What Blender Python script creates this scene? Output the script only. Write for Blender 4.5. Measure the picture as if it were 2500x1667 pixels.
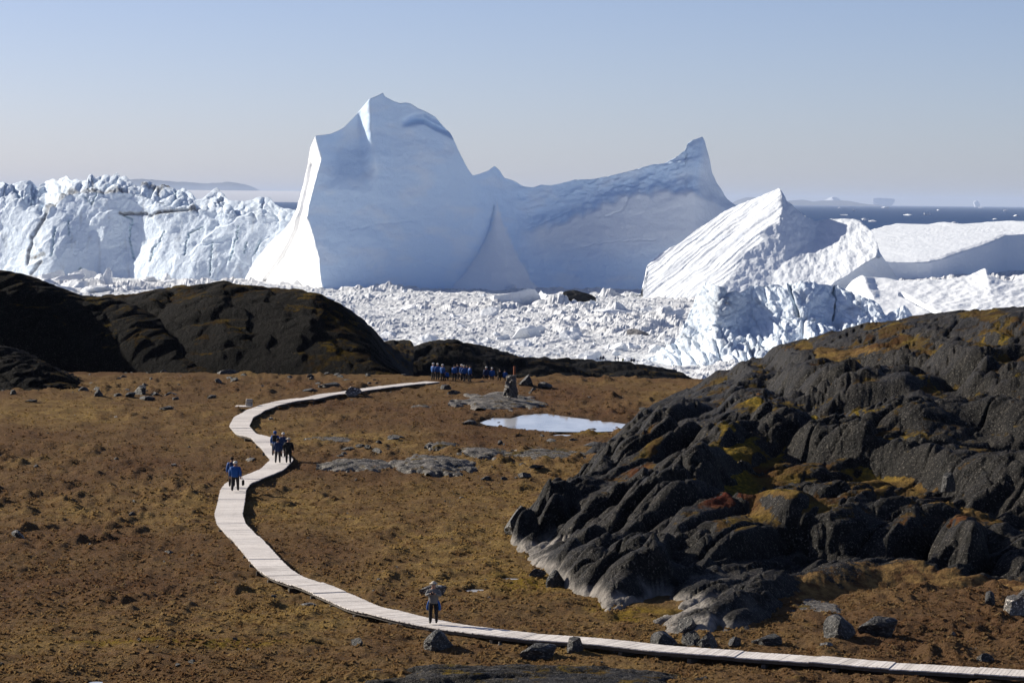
import bpy, bmesh, math, random
import numpy as np
from mathutils import Vector, Matrix

for o in list(bpy.data.objects):
    bpy.data.objects.remove(o)
S = bpy.context.scene
C = S.collection

# ------------------------------------------------------------------ camera
F = 100.0 / 36.0 * 2500.0            # focal length in photograph pixels (2500 px wide)
CAM = np.array((0.0, 0.0, 50.0))
PITCH = math.atan(342.5 / F)
ROLL = 0.0095
fw = np.array((0.0, math.cos(PITCH), -math.sin(PITCH)))
u0 = np.array((0.0, math.sin(PITCH), math.cos(PITCH)))
r0 = np.array((1.0, 0.0, 0.0))
rt = math.cos(ROLL) * r0 + math.sin(ROLL) * u0
up = -math.sin(ROLL) * r0 + math.cos(ROLL) * u0
cam = bpy.data.cameras.new('camera')
cam.lens = 100.0
cam.sensor_width = 36.0
cam.clip_start = 1.0
cam.clip_end = 400000.0
cam_o = bpy.data.objects.new('camera', cam)
C.objects.link(cam_o)
cam_o.matrix_world = Matrix(((rt[0], up[0], -fw[0], CAM[0]), (rt[1], up[1], -fw[1], CAM[1]),
                             (rt[2], up[2], -fw[2], CAM[2]), (0, 0, 0, 1)))
S.camera = cam_o

# ------------------------------------------------------------------ sky, sun, exposure
SUN_EL = math.radians(26.0)
SUN_AZ = math.radians(29.0)          # how far beyond square-left the sun stands
TO_SUN = Vector((-math.cos(SUN_EL) * math.cos(SUN_AZ), math.cos(SUN_EL) * math.sin(SUN_AZ), math.sin(SUN_EL)))
W = bpy.data.worlds.new('World')
S.world = W
W.use_nodes = True
wn = W.node_tree.nodes
wl = W.node_tree.links
wn.clear()
sky = wn.new('ShaderNodeTexSky')
sky.sky_type = 'NISHITA'
sky.sun_disc = False
sky.sun_elevation = SUN_EL
sky.sun_rotation = math.atan2(TO_SUN.x, TO_SUN.y)
sky.altitude = 0.0
sky.air_density = 0.6
sky.dust_density = 0.5
sky.ozone_density = 2.0
bg = wn.new('ShaderNodeBackground')
bg.inputs['Strength'].default_value = 0.072
wo = wn.new('ShaderNodeOutputWorld')
tint = wn.new('ShaderNodeMix')
tint.data_type = 'RGBA'
tint.blend_type = 'MULTIPLY'
tint.inputs[0].default_value = 1.0
tint.inputs[7].default_value = (1.05, 0.965, 1.06, 1)
wl.new(sky.outputs[0], tint.inputs[6])
wl.new(tint.outputs[2], bg.inputs['Color'])
wl.new(bg.outputs[0], wo.inputs['Surface'])
sun = bpy.data.lights.new('sun', 'SUN')
sun.energy = 5.0
sun.angle = math.radians(0.5)
sun.color = (1.0, 0.93, 0.80)
sun_o = bpy.data.objects.new('sun', sun)
C.objects.link(sun_o)
sun_o.rotation_euler = TO_SUN.to_track_quat('Z', 'Y').to_euler()
S.view_settings.view_transform = 'Standard'
S.view_settings.look = 'None'
S.view_settings.exposure = 0.5
S.view_settings.gamma = 1.0
S.view_settings.use_curve_mapping = False
S.render.engine = 'CYCLES'
S.cycles.max_bounces = 6
S.cycles.diffuse_bounces = 3
S.cycles.glossy_bounces = 3
S.cycles.transmission_bounces = 3
S.cycles.volume_bounces = 1
S.cycles.use_denoising = True
S.cycles.use_adaptive_sampling = True

# ------------------------------------------------------------------ geometry helpers
def P(px, py, d):
    """world point seen at photograph pixel (px,py) standing d metres ahead (Y = d)"""
    px, py, d = np.broadcast_arrays(np.asarray(px, float), np.asarray(py, float), np.asarray(d, float))
    v = fw[None] + ((px.ravel() - 1250) / F)[:, None] * rt[None] - ((py.ravel() - 833.5) / F)[:, None] * up[None]
    k = d.ravel() / v[:, 1]
    return (CAM[None] + v * k[:, None]).reshape(px.shape + (3,))

def PZ(px, py, z):
    """world point at pixel on the level z"""
    v = fw + (px - 1250) / F * rt - (py - 833.5) / F * up
    return CAM + v * ((z - CAM[2]) / v[2])

def proj(p):
    q = np.asarray(p, float) - CAM
    a = q @ fw
    return 1250 + F * (q @ rt) / a, 833.5 - F * (q @ up) / a

def hsh(ix, iy, seed):
    h = (ix.astype(np.int64) * 374761393 + iy.astype(np.int64) * 668265263 + seed * 1442695041) & 0xFFFFFFFF
    h = ((h ^ (h >> 13)) * 1274126177) & 0xFFFFFFFF
    h = ((h ^ (h >> 16)) * 2246822519) & 0xFFFFFFFF
    return h ^ (h >> 15)

def rnd(ix, iy, seed):
    return hsh(ix, iy, seed).astype(np.float64) / 4294967295.0

def gn2(x, y, seed=0):
    xi, yi = np.floor(x), np.floor(y)
    fx, fy = x - xi, y - yi
    ux, uy = fx * fx * fx * (fx * (fx * 6 - 15) + 10), fy * fy * fy * (fy * (fy * 6 - 15) + 10)
    r = 0
    for dx in (0, 1):
        for dy in (0, 1):
            a = rnd(xi + dx, yi + dy, seed) * 6.28318
            g = np.cos(a) * (fx - dx) + np.sin(a) * (fy - dy)
            r = r + g * (ux if dx else 1 - ux) * (uy if dy else 1 - uy)
    return r * 1.5

def fbm(x, y, seed=0, octv=4, gain=0.5, lac=2.03):
    a, s, t = 1.0, 0.0, 0.0
    for i in range(octv):
        s = s + a * gn2(x, y, seed + i * 17)
        t += a
        a *= gain
        x, y = x * lac + 3.1, y * lac + 7.7
    return s / t

def ridged(x, y, seed=0, octv=4, gain=0.5):
    a, s, t = 1.0, 0.0, 0.0
    for i in range(octv):
        s = s + a * (1 - np.abs(gn2(x, y, seed + i * 13)) * 2)
        t += a
        a *= gain
        x, y = x * 2.1 + 5.3, y * 2.1 + 1.9
    return s / t

def vor(x, y, seed=0, jit=0.9):
    """F1, F2, offset to nearest (dx,dy), two random numbers of the cell"""
    xi, yi = np.floor(x), np.floor(y)
    f1 = np.full(x.shape, 9.0); f2 = np.full(x.shape, 9.0)
    ox = np.zeros_like(x); oy = np.zeros_like(x); ra = np.zeros_like(x); rb = np.zeros_like(x)
    for dx in (-1, 0, 1):
        for dy in (-1, 0, 1):
            cx, cy = xi + dx, yi + dy
            a, b = rnd(cx, cy, seed), rnd(cx, cy, seed + 101)
            vx = x - (cx + 0.5 + (a - 0.5) * jit)
            vy = y - (cy + 0.5 + (b - 0.5) * jit)
            d = np.sqrt(vx * vx + vy * vy)
            n = d < f1
            f2 = np.where(n, f1, np.minimum(f2, d))
            ox = np.where(n, vx, ox); oy = np.where(n, vy, oy)
            ra = np.where(n, rnd(cx, cy, seed + 211), ra); rb = np.where(n, rnd(cx, cy, seed + 307), rb)
            f1 = np.minimum(f1, d)
    return f1, f2, ox, oy, ra, rb

def sst(a, b, x):
    t = np.clip((x - a) / (b - a), 0, 1)
    return t * t * (3 - 2 * t)

def lerp_pts(pts, x):
    p = np.array(pts, float)
    return np.interp(x, p[:, 0], p[:, 1])

def tps(pts, vals, scale=1.0, smooth=1e-3):
    p = np.asarray(pts, float) / scale
    n = len(p)
    def phi(r2):
        return 0.5 * r2 * np.log(np.maximum(r2, 1e-12))
    d2 = ((p[:, None] - p[None]) ** 2).sum(-1)
    A = np.zeros((n + 3, n + 3))
    A[:n, :n] = phi(d2) + np.eye(n) * smooth
    A[:n, n] = 1; A[:n, n + 1:] = p
    A[n, :n] = 1; A[n + 1:, :n] = p.T
    w = np.linalg.solve(A, np.concatenate([vals, np.zeros(3)]))
    def f(x, y):
        x, y = np.asarray(x, float), np.asarray(y, float)
        sh = x.shape
        q = np.stack([x.ravel(), y.ravel()], 1) / scale
        out = np.empty(len(q))
        for i in range(0, len(q), 60000):
            b = q[i:i + 60000]
            r2 = ((b[:, None] - p[None]) ** 2).sum(-1)
            out[i:i + 60000] = phi(r2) @ w[:n] + w[n] + b @ w[n + 1:]
        return out.reshape(sh)
    return f

def seg_dist(x, y, poly):
    """distance to a polyline, vectorised"""
    best = np.full(np.shape(x), 1e9)
    for (ax, ay), (bx, by) in zip(poly[:-1], poly[1:]):
        dx, dy = bx - ax, by - ay
        t = np.clip(((x - ax) * dx + (y - ay) * dy) / (dx * dx + dy * dy + 1e-9), 0, 1)
        best = np.minimum(best, np.hypot(x - ax - t * dx, y - ay - t * dy))
    return best

def in_poly(x, y, poly):
    ins = np.zeros(np.shape(x), bool)
    n = len(poly)
    for i in range(n):
        x1, y1 = poly[i]; x2, y2 = poly[(i + 1) % n]
        c = ((y1 > y) != (y2 > y)) & (x < (x2 - x1) * (y - y1) / (y2 - y1 + 1e-12) + x1)
        ins ^= c
    return ins

def mesh_grid(name, V, mat, flip=False, smooth=True, attrs=None):
    """V: rows x cols x 3 grid of points -> mesh object"""
    nr, nc = V.shape[:2]
    idx = np.arange(nr * nc).reshape(nr, nc)
    q = np.stack([idx[:-1, :-1], idx[:-1, 1:], idx[1:, 1:], idx[1:, :-1]], -1).reshape(-1, 4)
    if flip:
        q = q[:, ::-1]
    me = bpy.data.meshes.new(name)
    me.vertices.add(nr * nc)
    me.vertices.foreach_set('co', V.reshape(-1).astype(np.float32))
    me.loops.add(q.size)
    me.loops.foreach_set('vertex_index', q.reshape(-1).astype(np.int32))
    me.polygons.add(len(q))
    me.polygons.foreach_set('loop_start', np.arange(0, q.size, 4, dtype=np.int32))
    me.polygons.foreach_set('use_smooth', np.full(len(q), smooth))
    me.update(calc_edges=True)
    for k, a in (attrs or {}).items():
        at = me.attributes.new(k, 'FLOAT', 'POINT')
        at.data.foreach_set('value', a.reshape(-1).astype(np.float32))
    me.materials.append(mat)
    o = bpy.data.objects.new(name, me)
    C.objects.link(o)
    return o

def grid_normals(V):
    du = np.gradient(V, axis=1); dv = np.gradient(V, axis=0)
    n = np.cross(du, dv)
    return n / (np.linalg.norm(n, axis=-1, keepdims=True) + 1e-12)

def tag(o, label=None, cat=None, group=None, kind=None):
    if label: o['label'] = label
    if cat: o['category'] = cat
    if group: o['group'] = group
    if kind: o['kind'] = kind
    return o

def empty(name, loc):
    e = bpy.data.objects.new(name, None)
    e.location = loc
    C.objects.link(e)
    return e

def obj(name, me, parent=None, loc=None, rot=None, scale=None):
    o = bpy.data.objects.new(name, me)
    if loc is not None: o.location = loc
    if rot is not None: o.rotation_euler = rot
    if scale is not None: o.scale = scale
    o.parent = parent
    C.objects.link(o)
    return o

# ------------------------------------------------------------------ materials
class MT:
    def __init__(self, name, rough=0.9, spec=0.2):
        self.m = bpy.data.materials.new(name)
        self.m.use_nodes = True
        self.n = self.m.node_tree.nodes
        self.l = self.m.node_tree.links
        self.b = self.n['Principled BSDF']
        self.b.inputs['Roughness'].default_value = rough
        self.b.inputs['Specular IOR Level'].default_value = spec
        self.co = self.n.new('ShaderNodeNewGeometry').outputs['Position']
    def local(self):
        self.co = self.n.new('ShaderNodeTexCoord').outputs['Object']
    def mapped(self, scale=(1, 1, 1), rot=(0, 0, 0)):
        mp = self.n.new('ShaderNodeMapping')
        mp.inputs['Scale'].default_value = scale
        mp.inputs['Rotation'].default_value = rot
        self.l.new(self.co, mp.inputs['Vector'])
        return mp.outputs[0]
    def noise(self, scale, detail=4, rough=0.55, vec=None, dist=0):
        t = self.n.new('ShaderNodeTexNoise')
        t.inputs['Scale'].default_value = scale
        t.inputs['Detail'].default_value = detail
        t.inputs['Roughness'].default_value = rough
        t.inputs['Distortion'].default_value = dist
        self.l.new(vec if vec is not None else self.co, t.inputs['Vector'])
        return t.outputs[0]
    def voro(self, scale, feature='F1', vec=None, out=0):
        t = self.n.new('ShaderNodeTexVoronoi')
        t.feature = feature
        t.inputs['Scale'].default_value = scale
        self.l.new(vec if vec is not None else self.co, t.inputs['Vector'])
        return t.outputs[out]
    def ramp(self, fac, stops, interp='LINEAR'):
        r = self.n.new('ShaderNodeValToRGB')
        r.color_ramp.interpolation = interp
        e = r.color_ramp.elements
        while len(e) < len(stops): e.new(0.5)
        for el, (p, c) in zip(e, stops):
            el.position = p
            el.color = (c[0], c[1], c[2], 1) if not isinstance(c, (int, float)) else (c, c, c, 1)
        self.l.new(fac, r.inputs[0])
        return r.outputs[0]
    def mix(self, fac, a, b, mode='MIX'):
        x = self.n.new('ShaderNodeMix')
        x.data_type = 'RGBA'
        x.blend_type = mode
        for i, v in ((0, fac), (6, a), (7, b)):
            if isinstance(v, bpy.types.NodeSocket): self.l.new(v, x.inputs[i])
            elif i == 0: x.inputs[0].default_value = v
            else: x.inputs[i].default_value = (v[0], v[1], v[2], 1)
        return x.outputs[2]
    def math(self, op, a, b=0.5):
        x = self.n.new('ShaderNodeMath')
        x.operation = op
        for i, v in ((0, a), (1, b)):
            if isinstance(v, bpy.types.NodeSocket): self.l.new(v, x.inputs[i])
            else: x.inputs[i].default_value = v
        return x.outputs[0]
    def attr(self, name):
        a = self.n.new('ShaderNodeAttribute')
        a.attribute_name = name
        return a.outputs['Fac']
    def rand(self):
        return self.n.new('ShaderNodeObjectInfo').outputs['Random']
    def color(self, c):
        if isinstance(c, bpy.types.NodeSocket): self.l.new(c, self.b.inputs['Base Color'])
        else: self.b.inputs['Base Color'].default_value = (c[0], c[1], c[2], 1)
    def bump(self, h, strength=0.5, dist=0.1):
        b = self.n.new('ShaderNodeBump')
        b.inputs['Strength'].default_value = strength
        b.inputs['Distance'].default_value = dist
        self.l.new(h, b.inputs['Height'])
        self.l.new(b.outputs[0], self.b.inputs['Normal'])

def rock_material(name, base=1.0, attrs=True, local=False, vegk=1.0, rough=0.55, spec=0.45):
    m = MT(name, rough, spec)
    if local: m.local()
    big = m.noise(0.35, 4)
    mid = m.noise(1.7, 5, 0.62)
    c = m.ramp(mid, [(0.28, (0.006 * base, 0.0055 * base, 0.005 * base)), (0.52, (0.018 * base, 0.016 * base, 0.0138 * base)),
                     (0.78, (0.085 * base, 0.074 * base, 0.061 * base))])
    c = m.mix(m.ramp(big, [(0.42, 0.0), (0.68, 0.65)]), c, (0.040 * base, 0.034 * base, 0.028 * base))
    fine = m.noise(9.0, 3, 0.7)
    c = m.mix(m.ramp(fine, [(0.57, 0.0), (0.66, 0.8)]), c, (0.32 * base, 0.285 * base, 0.24 * base))
    st = m.noise(3.0, 3, 0.6, m.mapped((1, 1, 0.22), (0, 0.25, 0.6)))
    c = m.mix(m.ramp(st, [(0.52, 0.0), (0.70, 0.45)]), c, (0.022 * base, 0.021 * base, 0.021 * base))
    if attrs:
        pale = m.math('MULTIPLY', m.attr('pale'), m.ramp(m.noise(1.3, 4), [(0.25, 0.45), (0.6, 1.0)]))
        c = m.mix(pale, c, m.ramp(mid, [(0.3, (0.16, 0.145, 0.13)), (0.6, (0.38, 0.34, 0.295))]))
        veg = m.ramp(m.noise(0.55, 3), [(0.30, (0.050, 0.024, 0.014)), (0.43, (0.085, 0.050, 0.020)),
                                        (0.56, (0.125, 0.085, 0.026)), (0.68, (0.24, 0.15, 0.020))])
        veg = m.mix(m.ramp(m.noise(5.0, 3, 0.7), [(0.35, 0.0), (0.7, 0.75)]), veg, (0.030, 0.026, 0.012))
        if vegk != 1.0: veg = m.mix(1.0, veg, (vegk, vegk * 0.95, vegk * 0.9), 'MULTIPLY')
        yel = m.math('MULTIPLY', m.attr('yellow'), vegk)
        veg = m.mix(yel, veg, m.ramp(m.noise(4.0, 3), [(0.3, (0.07, 0.06, 0.018)), (0.5, (0.15, 0.11, 0.022)), (0.7, (0.34, 0.21, 0.026))]))
        red = m.attr('red')
        veg = m.mix(red, veg, m.ramp(m.noise(4.0, 3), [(0.3, (0.05, 0.015, 0.011)), (0.65, (0.11, 0.027, 0.018))]))
        veg = m.mix(m.attr('grass'), veg, m.mix(m.ramp(m.noise(1.5, 5, 0.7), [(0.4, 0.0), (0.6, 1.0)]), (0.105, 0.056, 0.026), (0.25, 0.155, 0.060)))
        vm = m.ramp(m.math('ADD', m.attr('moss'), m.math('MULTIPLY', m.math('SUBTRACT', m.noise(1.6, 6, 0.7), 0.5), 1.3)),
                    [(0.42, 0.0), (0.56, 1.0)])
        c = m.mix(vm, c, veg)
        m.l.new(m.ramp(vm, [(0, rough), (1, 1.0)]), m.b.inputs['Roughness'])
        m.l.new(m.ramp(vm, [(0, spec), (1, 0.03)]), m.b.inputs['Specular IOR Level'])
    m.color(c)
    h = m.math('ADD', m.noise(2.5, 6, 0.65), m.math('MULTIPLY', fine, 0.35))
    m.bump(h, 1.0, 0.30)
    return m.m

M = {}
M['rock'] = rock_material('dark_lichen_rock', base=0.62, rough=0.6, spec=0.08)
M['rock_slab'] = rock_material('grey_slab_rock', base=2.2, rough=0.7, spec=0.25)
M['rock_dim'] = rock_material('shaded_lichen_rock', base=0.22, vegk=0.45, rough=0.8, spec=0.05)  # darkened hill rock, with the far hills' shade put into its colour
M['rock_plain'] = rock_material('dark_rock', base=1.0, attrs=False, local=True)
M['rock_grey'] = rock_material('grey_rock', base=1.7, attrs=False, local=True)
M['rock_pale'] = rock_material('pale_rock', base=6.0, attrs=False, local=True)

def tundra_material():
    m = MT('heath', 1.0, 0.05)
    a = m.noise(0.045, 4, 0.6, m.mapped((1, 0.5, 1)))
    b = m.noise(0.5, 5, 0.65)
    f = m.noise(6.0, 4, 0.75)
    c = m.ramp(a, [(0.38, (0.128, 0.067, 0.036)), (0.46, (0.175, 0.105, 0.050)), (0.54, (0.240, 0.153, 0.064)), (0.62, (0.325, 0.216, 0.076))])
    c = m.mix(m.ramp(b, [(0.40, 0.0), (0.62, 0.8)]), c, (0.150, 0.082, 0.038))
    c = m.mix(m.ramp(m.noise(0.9, 4, 0.6), [(0.60, 0.0), (0.72, 0.6)]), c, (0.215, 0.140, 0.042))
    c = m.mix(m.ramp(f, [(0.40, 0.5), (0.55, 0.0)]), c, (0.085, 0.046, 0.024))
    c = m.mix(m.ramp(m.noise(11.0, 2, 0.8), [(0.62, 0.0), (0.72, 0.55)]), c, (0.33, 0.25, 0.15))
    c = m.mix(m.ramp(m.attr('yellow'), [(0.2, 0.0), (0.8, 0.85)]), c, m.ramp(f, [(0.3, (0.10, 0.065, 0.012)), (0.6, (0.27, 0.175, 0.018))]))
    c = m.mix(m.attr('mud'), c, (0.055, 0.038, 0.026))
    m.color(c)
    m.bump(m.math('ADD', m.noise(3.0, 5, 0.7), m.math('MULTIPLY', f, 0.6)), 1.0, 0.35)
    return m.m
M['heath'] = tundra_material()

def ice_material(name, col=(0.655, 0.815, 0.99), dirt=True, bumpk=0.5, bscale=0.25, rough=0.75):
    m = MT(name, rough, 0.15)
    c = m.mix(m.ramp(m.noise(0.05, 5, 0.6), [(0.35, 0.0), (0.7, 0.5)]), col, (col[0] * 0.93, col[1] * 0.97, col[2]))
    if dirt:
        c = m.mix(m.attr('snow_light'), c, (0.90, 0.905, 0.91))  # whitens the ice: snow, and painted light on the central berg
        c = m.mix(m.math('MULTIPLY', m.attr('blue'), 0.8), c, (0.45, 0.62, 0.72))
        d = m.math('MULTIPLY', m.attr('dirt'), m.ramp(m.noise(0.35, 6, 0.7), [(0.3, 0.25), (0.62, 1.0)]))
        c = m.mix(d, c, (0.115, 0.11, 0.11))
    m.color(c)
    m.bump(m.math('ADD', m.noise(bscale, 6, 0.6), m.math('MULTIPLY', m.noise(bscale * 6, 3), 0.25)), bumpk, 2.0)
    return m.m
M['ice_smooth'] = ice_material('smooth_berg_ice', bumpk=0.35)
M['ice_rough'] = ice_material('cracked_berg_ice', bumpk=0.7, bscale=0.4)
M['ice_bit'] = ice_material('loose_ice', (0.82, 0.84, 0.87), dirt=False, bumpk=0.6, bscale=0.5)

def brash_material():
    m = MT('brash_ice', 0.8, 0.15)
    c = m.mix(m.ramp(m.noise(0.02, 4), [(0.35, 0.0), (0.65, 1.0)]), (0.86, 0.865, 0.87), (0.78, 0.785, 0.79))
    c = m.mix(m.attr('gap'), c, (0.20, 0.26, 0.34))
    d = m.math('MULTIPLY', m.ramp(m.noise(0.012, 5, 0.65), [(0.55, 0.0), (0.68, 1.0)]), m.ramp(m.noise(0.6, 4, 0.7), [(0.5, 0.0), (0.62, 0.8)]))
    c = m.mix(d, c, (0.26, 0.25, 0.24))
    m.color(c)
    m.bump(m.noise(0.8, 5, 0.65), 0.8, 1.0)
    return m.m
M['brash'] = brash_material()

def sea_material():
    m = MT('sea_water', 0.5, 0.10)
    c = m.ramp(m.noise(0.004, 5, 0.6, m.mapped((1, 0.25, 1))), [(0.3, (0.010, 0.045, 0.135)), (0.7, (0.018, 0.060, 0.165))])
    m.color(c)
    m.bump(m.noise(0.08, 5, 0.6), 0.6, 2.0)
    return m.m
M['sea'] = sea_material()

def pond_material():
    m = MT('pond_water', 0.12, 0.5)
    m.color(m.ramp(m.noise(0.25, 4, 0.6, m.mapped((1, 0.35, 1))), [(0.35, (0.34, 0.35, 0.38)), (0.6, (0.60, 0.61, 0.64))]))  # pale base colour stands in for the bright sky reflection
    m.b.inputs['IOR'].default_value = 1.33
    m.bump(m.noise(3.0, 3, 0.6, m.mapped((1, 0.3, 1))), 0.12, 0.05)
    return m.m
M['pond'] = pond_material()

def wood_material():
    m = MT('weathered_boards', 0.85, 0.15)
    r = m.rand()
    g = m.noise(1.6, 5, 0.7)
    c = m.ramp(m.math('ADD', m.math('MULTIPLY', g, 0.7), m.math('MULTIPLY', r, 0.3)),
               [(0.25, (0.50, 0.455, 0.415)), (0.5, (0.70, 0.645, 0.595)), (0.75, (0.82, 0.765, 0.715))])
    c = m.mix(m.ramp(m.noise(14.0, 3, 0.7), [(0.35, 0.45), (0.5, 0.0)]), c, (0.30, 0.275, 0.255))
    m.color(c)
    m.bump(m.noise(20.0, 3), 0.3, 0.01)
    return m.m
M['board'] = wood_material()

def flat(name, c, rough=0.8, var=0.25, scale=6.0, spec=0.2):
    m = MT(name, rough, spec)
    m.local()
    m.color(m.mix(m.ramp(m.noise(scale, 4, 0.6), [(0.35, 0.0), (0.65, 1.0)]), c, tuple(x * (1 - var) for x in c)))
    m.bump(m.noise(scale * 2.5, 3), 0.3, 0.03)
    return m.m
M['beam'] = flat('dark_timber', (0.10, 0.085, 0.07))
M['post'] = flat('rusty_post', (0.26, 0.085, 0.035))

# ------------------------------------------------------------------ tundra plain
GZ = 32.0
BW_PX = [(1058, 931), (1000, 937.5), (950, 943), (905, 949), (860, 955), (800, 963), (745, 973), (700, 980), (660, 988),
         (625, 1001), (594, 1020), (584, 1041), (600, 1058), (637, 1069), (655, 1085), (672, 1103), (688, 1122), (670, 1141),
         (635, 1160), (583, 1178), (569, 1196), (565, 1222), (558, 1256), (564, 1278), (581, 1296), (611, 1326), (643, 1362),
         (671, 1392), (709, 1413), (776, 1433), (845, 1464), (890, 1483), (985, 1507), (1090, 1526), (1185, 1541), (1276, 1551),
         (1388, 1559), (1445, 1565), (1509, 1571), (1610, 1582), (1701, 1590), (1913, 1603), (2126, 1621), (2500, 1643), (2700, 1654), (3020, 1671)]
DECK = GZ + 0.30
BW = np.array([PZ(a, b, DECK) for a, b in BW_PX])
POND = [tuple(PZ(a, b, GZ - 0.1)[:2]) for a, b in [(1186, 1031), (1215, 1021), (1255, 1022), (1290, 1013), (1335, 1012), (1400, 1021),
        (1480, 1030), (1524, 1036), (1530, 1048), (1430, 1051), (1330, 1050), (1290, 1047), (1235, 1040), (1200, 1036)]]
PUDDLES = [(1248, 1415, 27, 4.5), (1165, 1440, 24, 3.0), (1236, 1450, 14, 2.0), (1290, 1069, 26, 2.2), (1375, 1062, 22, 1.6), (6, 1113, 12, 4.0), (785, 1580, 18, 3.5), (236, 1664, 16, 2.5)]
PUD = []
for (a, b, w, h) in PUDDLES:
    c0 = PZ(a, b, GZ - 0.1)
    PUD.append((c0[0], c0[1], w / F * c0[1], abs(PZ(a, b - h, GZ - 0.1)[1] - c0[1])))
LUMPS = []          # (x, y, radius, height) broad rises of the plain

def ground_z(x, y, detail=True):
    x = np.asarray(x, float); y = np.asarray(y, float)
    n = 0.30 * fbm(x / 14, y / 22, 3, 3)
    if detail:
        v = fbm(x / 2.6, y / 3.4, 11, 3)
        tus = np.maximum(0, fbm(x / 1.7 + 9, y / 3.2, 23, 3) - 0.05)
        patch = sst(-0.15, 0.35, fbm(x / 17 + 4, y / 26, 31, 2))
        n = n + 0.30 * v + tus * (0.25 + 0.75 * patch) * 0.80 + 0.07 * fbm(x / 0.55, y / 0.9, 41, 2)
    wet = np.zeros_like(n)
    pb = (x > -7) & (x < 16) & (y > 200) & (y < 262)
    if pb.any():
        xx, yy = x[pb], y[pb]
        dist = seg_dist(xx, yy, POND + [POND[0]])
        s = np.where(in_poly(xx, yy, POND), -dist, dist)
        wet[pb] = 1 - sst(0.1, 2.0, s + 2.4 * fbm(xx / 1.5, yy / 2.6, 77, 4))
    for (cx, cy, ra, rb) in PUD:
        q = np.sqrt(((x - cx) / (ra * 1.25)) ** 2 + ((y - cy) / (rb * 1.25)) ** 2) + 0.35 * fbm(x / 0.6, y / 1.2, 78, 2)
        wet = np.maximum(wet, 1 - sst(0.75, 1.4, q))
    near_bw = np.zeros_like(n)
    z = GZ + n * (1 - wet) - 0.30 * wet
    b = seg_dist(x, y, BW[:, :2])
    k = 1 - sst(0.9, 2.2, b)
    z = np.where(k > 0, z * (1 - k) + np.minimum(z, GZ + 0.10) * k, z)
    # the plain breaks off towards the fjord
    drop = np.maximum(0, y - 291 - 3 * gn2(x / 12, y * 0, 5))
    z = z - 18.0 * (1 - np.exp(-(drop / 80.0) ** 1.3)) - np.maximum(0, y - 430) * 0.075
    return (z, wet) if detail else z

COLS = np.concatenate([np.linspace(-520, -44, 60), np.linspace(-40, 2540, 700), np.linspace(2544, 3060, 60)])
inv = np.linspace(1 / 98.0, 1 / 304.0, 385)
rows = np.concatenate([1 / inv, np.linspace(308, 800, 24)])
D, A = np.meshgrid(rows, COLS, indexing='ij')
X = (A - 1250) / F * D
Zg, WET = ground_z(X, D)
yel = np.zeros_like(Zg)
for (a, b, ra, rb) in [(1460, 1056, 75, 5), (1275, 1425, 110, 26), (1560, 1500, 130, 22), (1480, 1480, 60, 20), (1500, 1065, 40, 6), (470, 1572, 330, 10)]:
    c0 = PZ(a, b, GZ)
    sx = ra / F * c0[1]; sy = abs(PZ(a, b - rb, GZ)[1] - c0[1])
    yel = np.maximum(yel, np.exp(-(((X - c0[0]) / sx) ** 2 + ((D - c0[1]) / sy) ** 2)))
yel = np.clip(yel * (0.9 + 1.3 * fbm(X / 2.2, D / 4.0, 91, 3)), 0, 1)
ground = mesh_grid('ground', np.stack([X, D, Zg], -1), M['heath'], attrs={'yellow': yel, 'mud': np.clip(WET * 1.2, 0, 1)})
tag(ground, kind='structure')

def gz(x, y):
    return float(ground_z(np.array([x]), np.array([y]))[0][0])

# pond and puddles
def water_sheet(name, poly, z):
    bm = bmesh.new()
    vs = [bm.verts.new((x, y, z)) for x, y in poly]
    bm.faces.new(vs)
    me = bpy.data.meshes.new(name)
    bm.normal_update()
    if bm.faces and list(bm.faces)[0].normal.z < 0:
        bmesh.ops.reverse_faces(bm, faces=bm.faces[:])
    bm.to_mesh(me); bm.free()
    me.materials.append(M['pond'])
    return obj(name, me)
cx, cy = np.mean(POND, axis=0)
tag(water_sheet('pond_water', [(cx + (x - cx) * 1.10, cy + (y - cy) * 1.15) for x, y in POND], GZ - 0.12), kind='structure')
for (x0, y0, ra, rb) in PUD:
    tag(water_sheet('puddle_water', [(x0 + ra * 1.2 * math.cos(t * 0.449), y0 + rb * 1.2 * math.sin(t * 0.449)) for t in range(14)], GZ - 0.13), kind='structure')

# ------------------------------------------------------------------ rock detail shared by the hills
def whaleback(x, y, seed, size=(9.0, 3.2), ang=0.72, amp=1.8, tilt=0.35, warp=1.0):
    """rounded ice-worn humps parted by sharp joints: returns height and how deep in a joint"""
    wx = x + warp * 1.3 * fbm(x / 6, y / 6, seed + 5, 2)
    wy = y + warp * 1.3 * fbm(x / 6 + 30, y / 6, seed + 9, 2)
    a = wx * math.cos(ang) + wy * math.sin(ang)
    b = -wx * math.sin(ang) + wy * math.cos(ang)
    f1, f2, ox, oy, ra, rb = vor(a / size[0], b / size[1], seed)
    e = np.clip((f2 - f1) / 0.36, 0, 1)
    dome = 1 - (1 - e) ** 2.0
    lx = ox * size[0] * math.cos(ang) - oy * size[1] * math.sin(ang)
    h = amp * (dome * (0.35 + 0.5 * ra) + (rb - 0.5) * 0.7 * np.clip(e * 2.5, 0, 1)) + tilt * lx * dome
    return h, 1 - e

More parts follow.
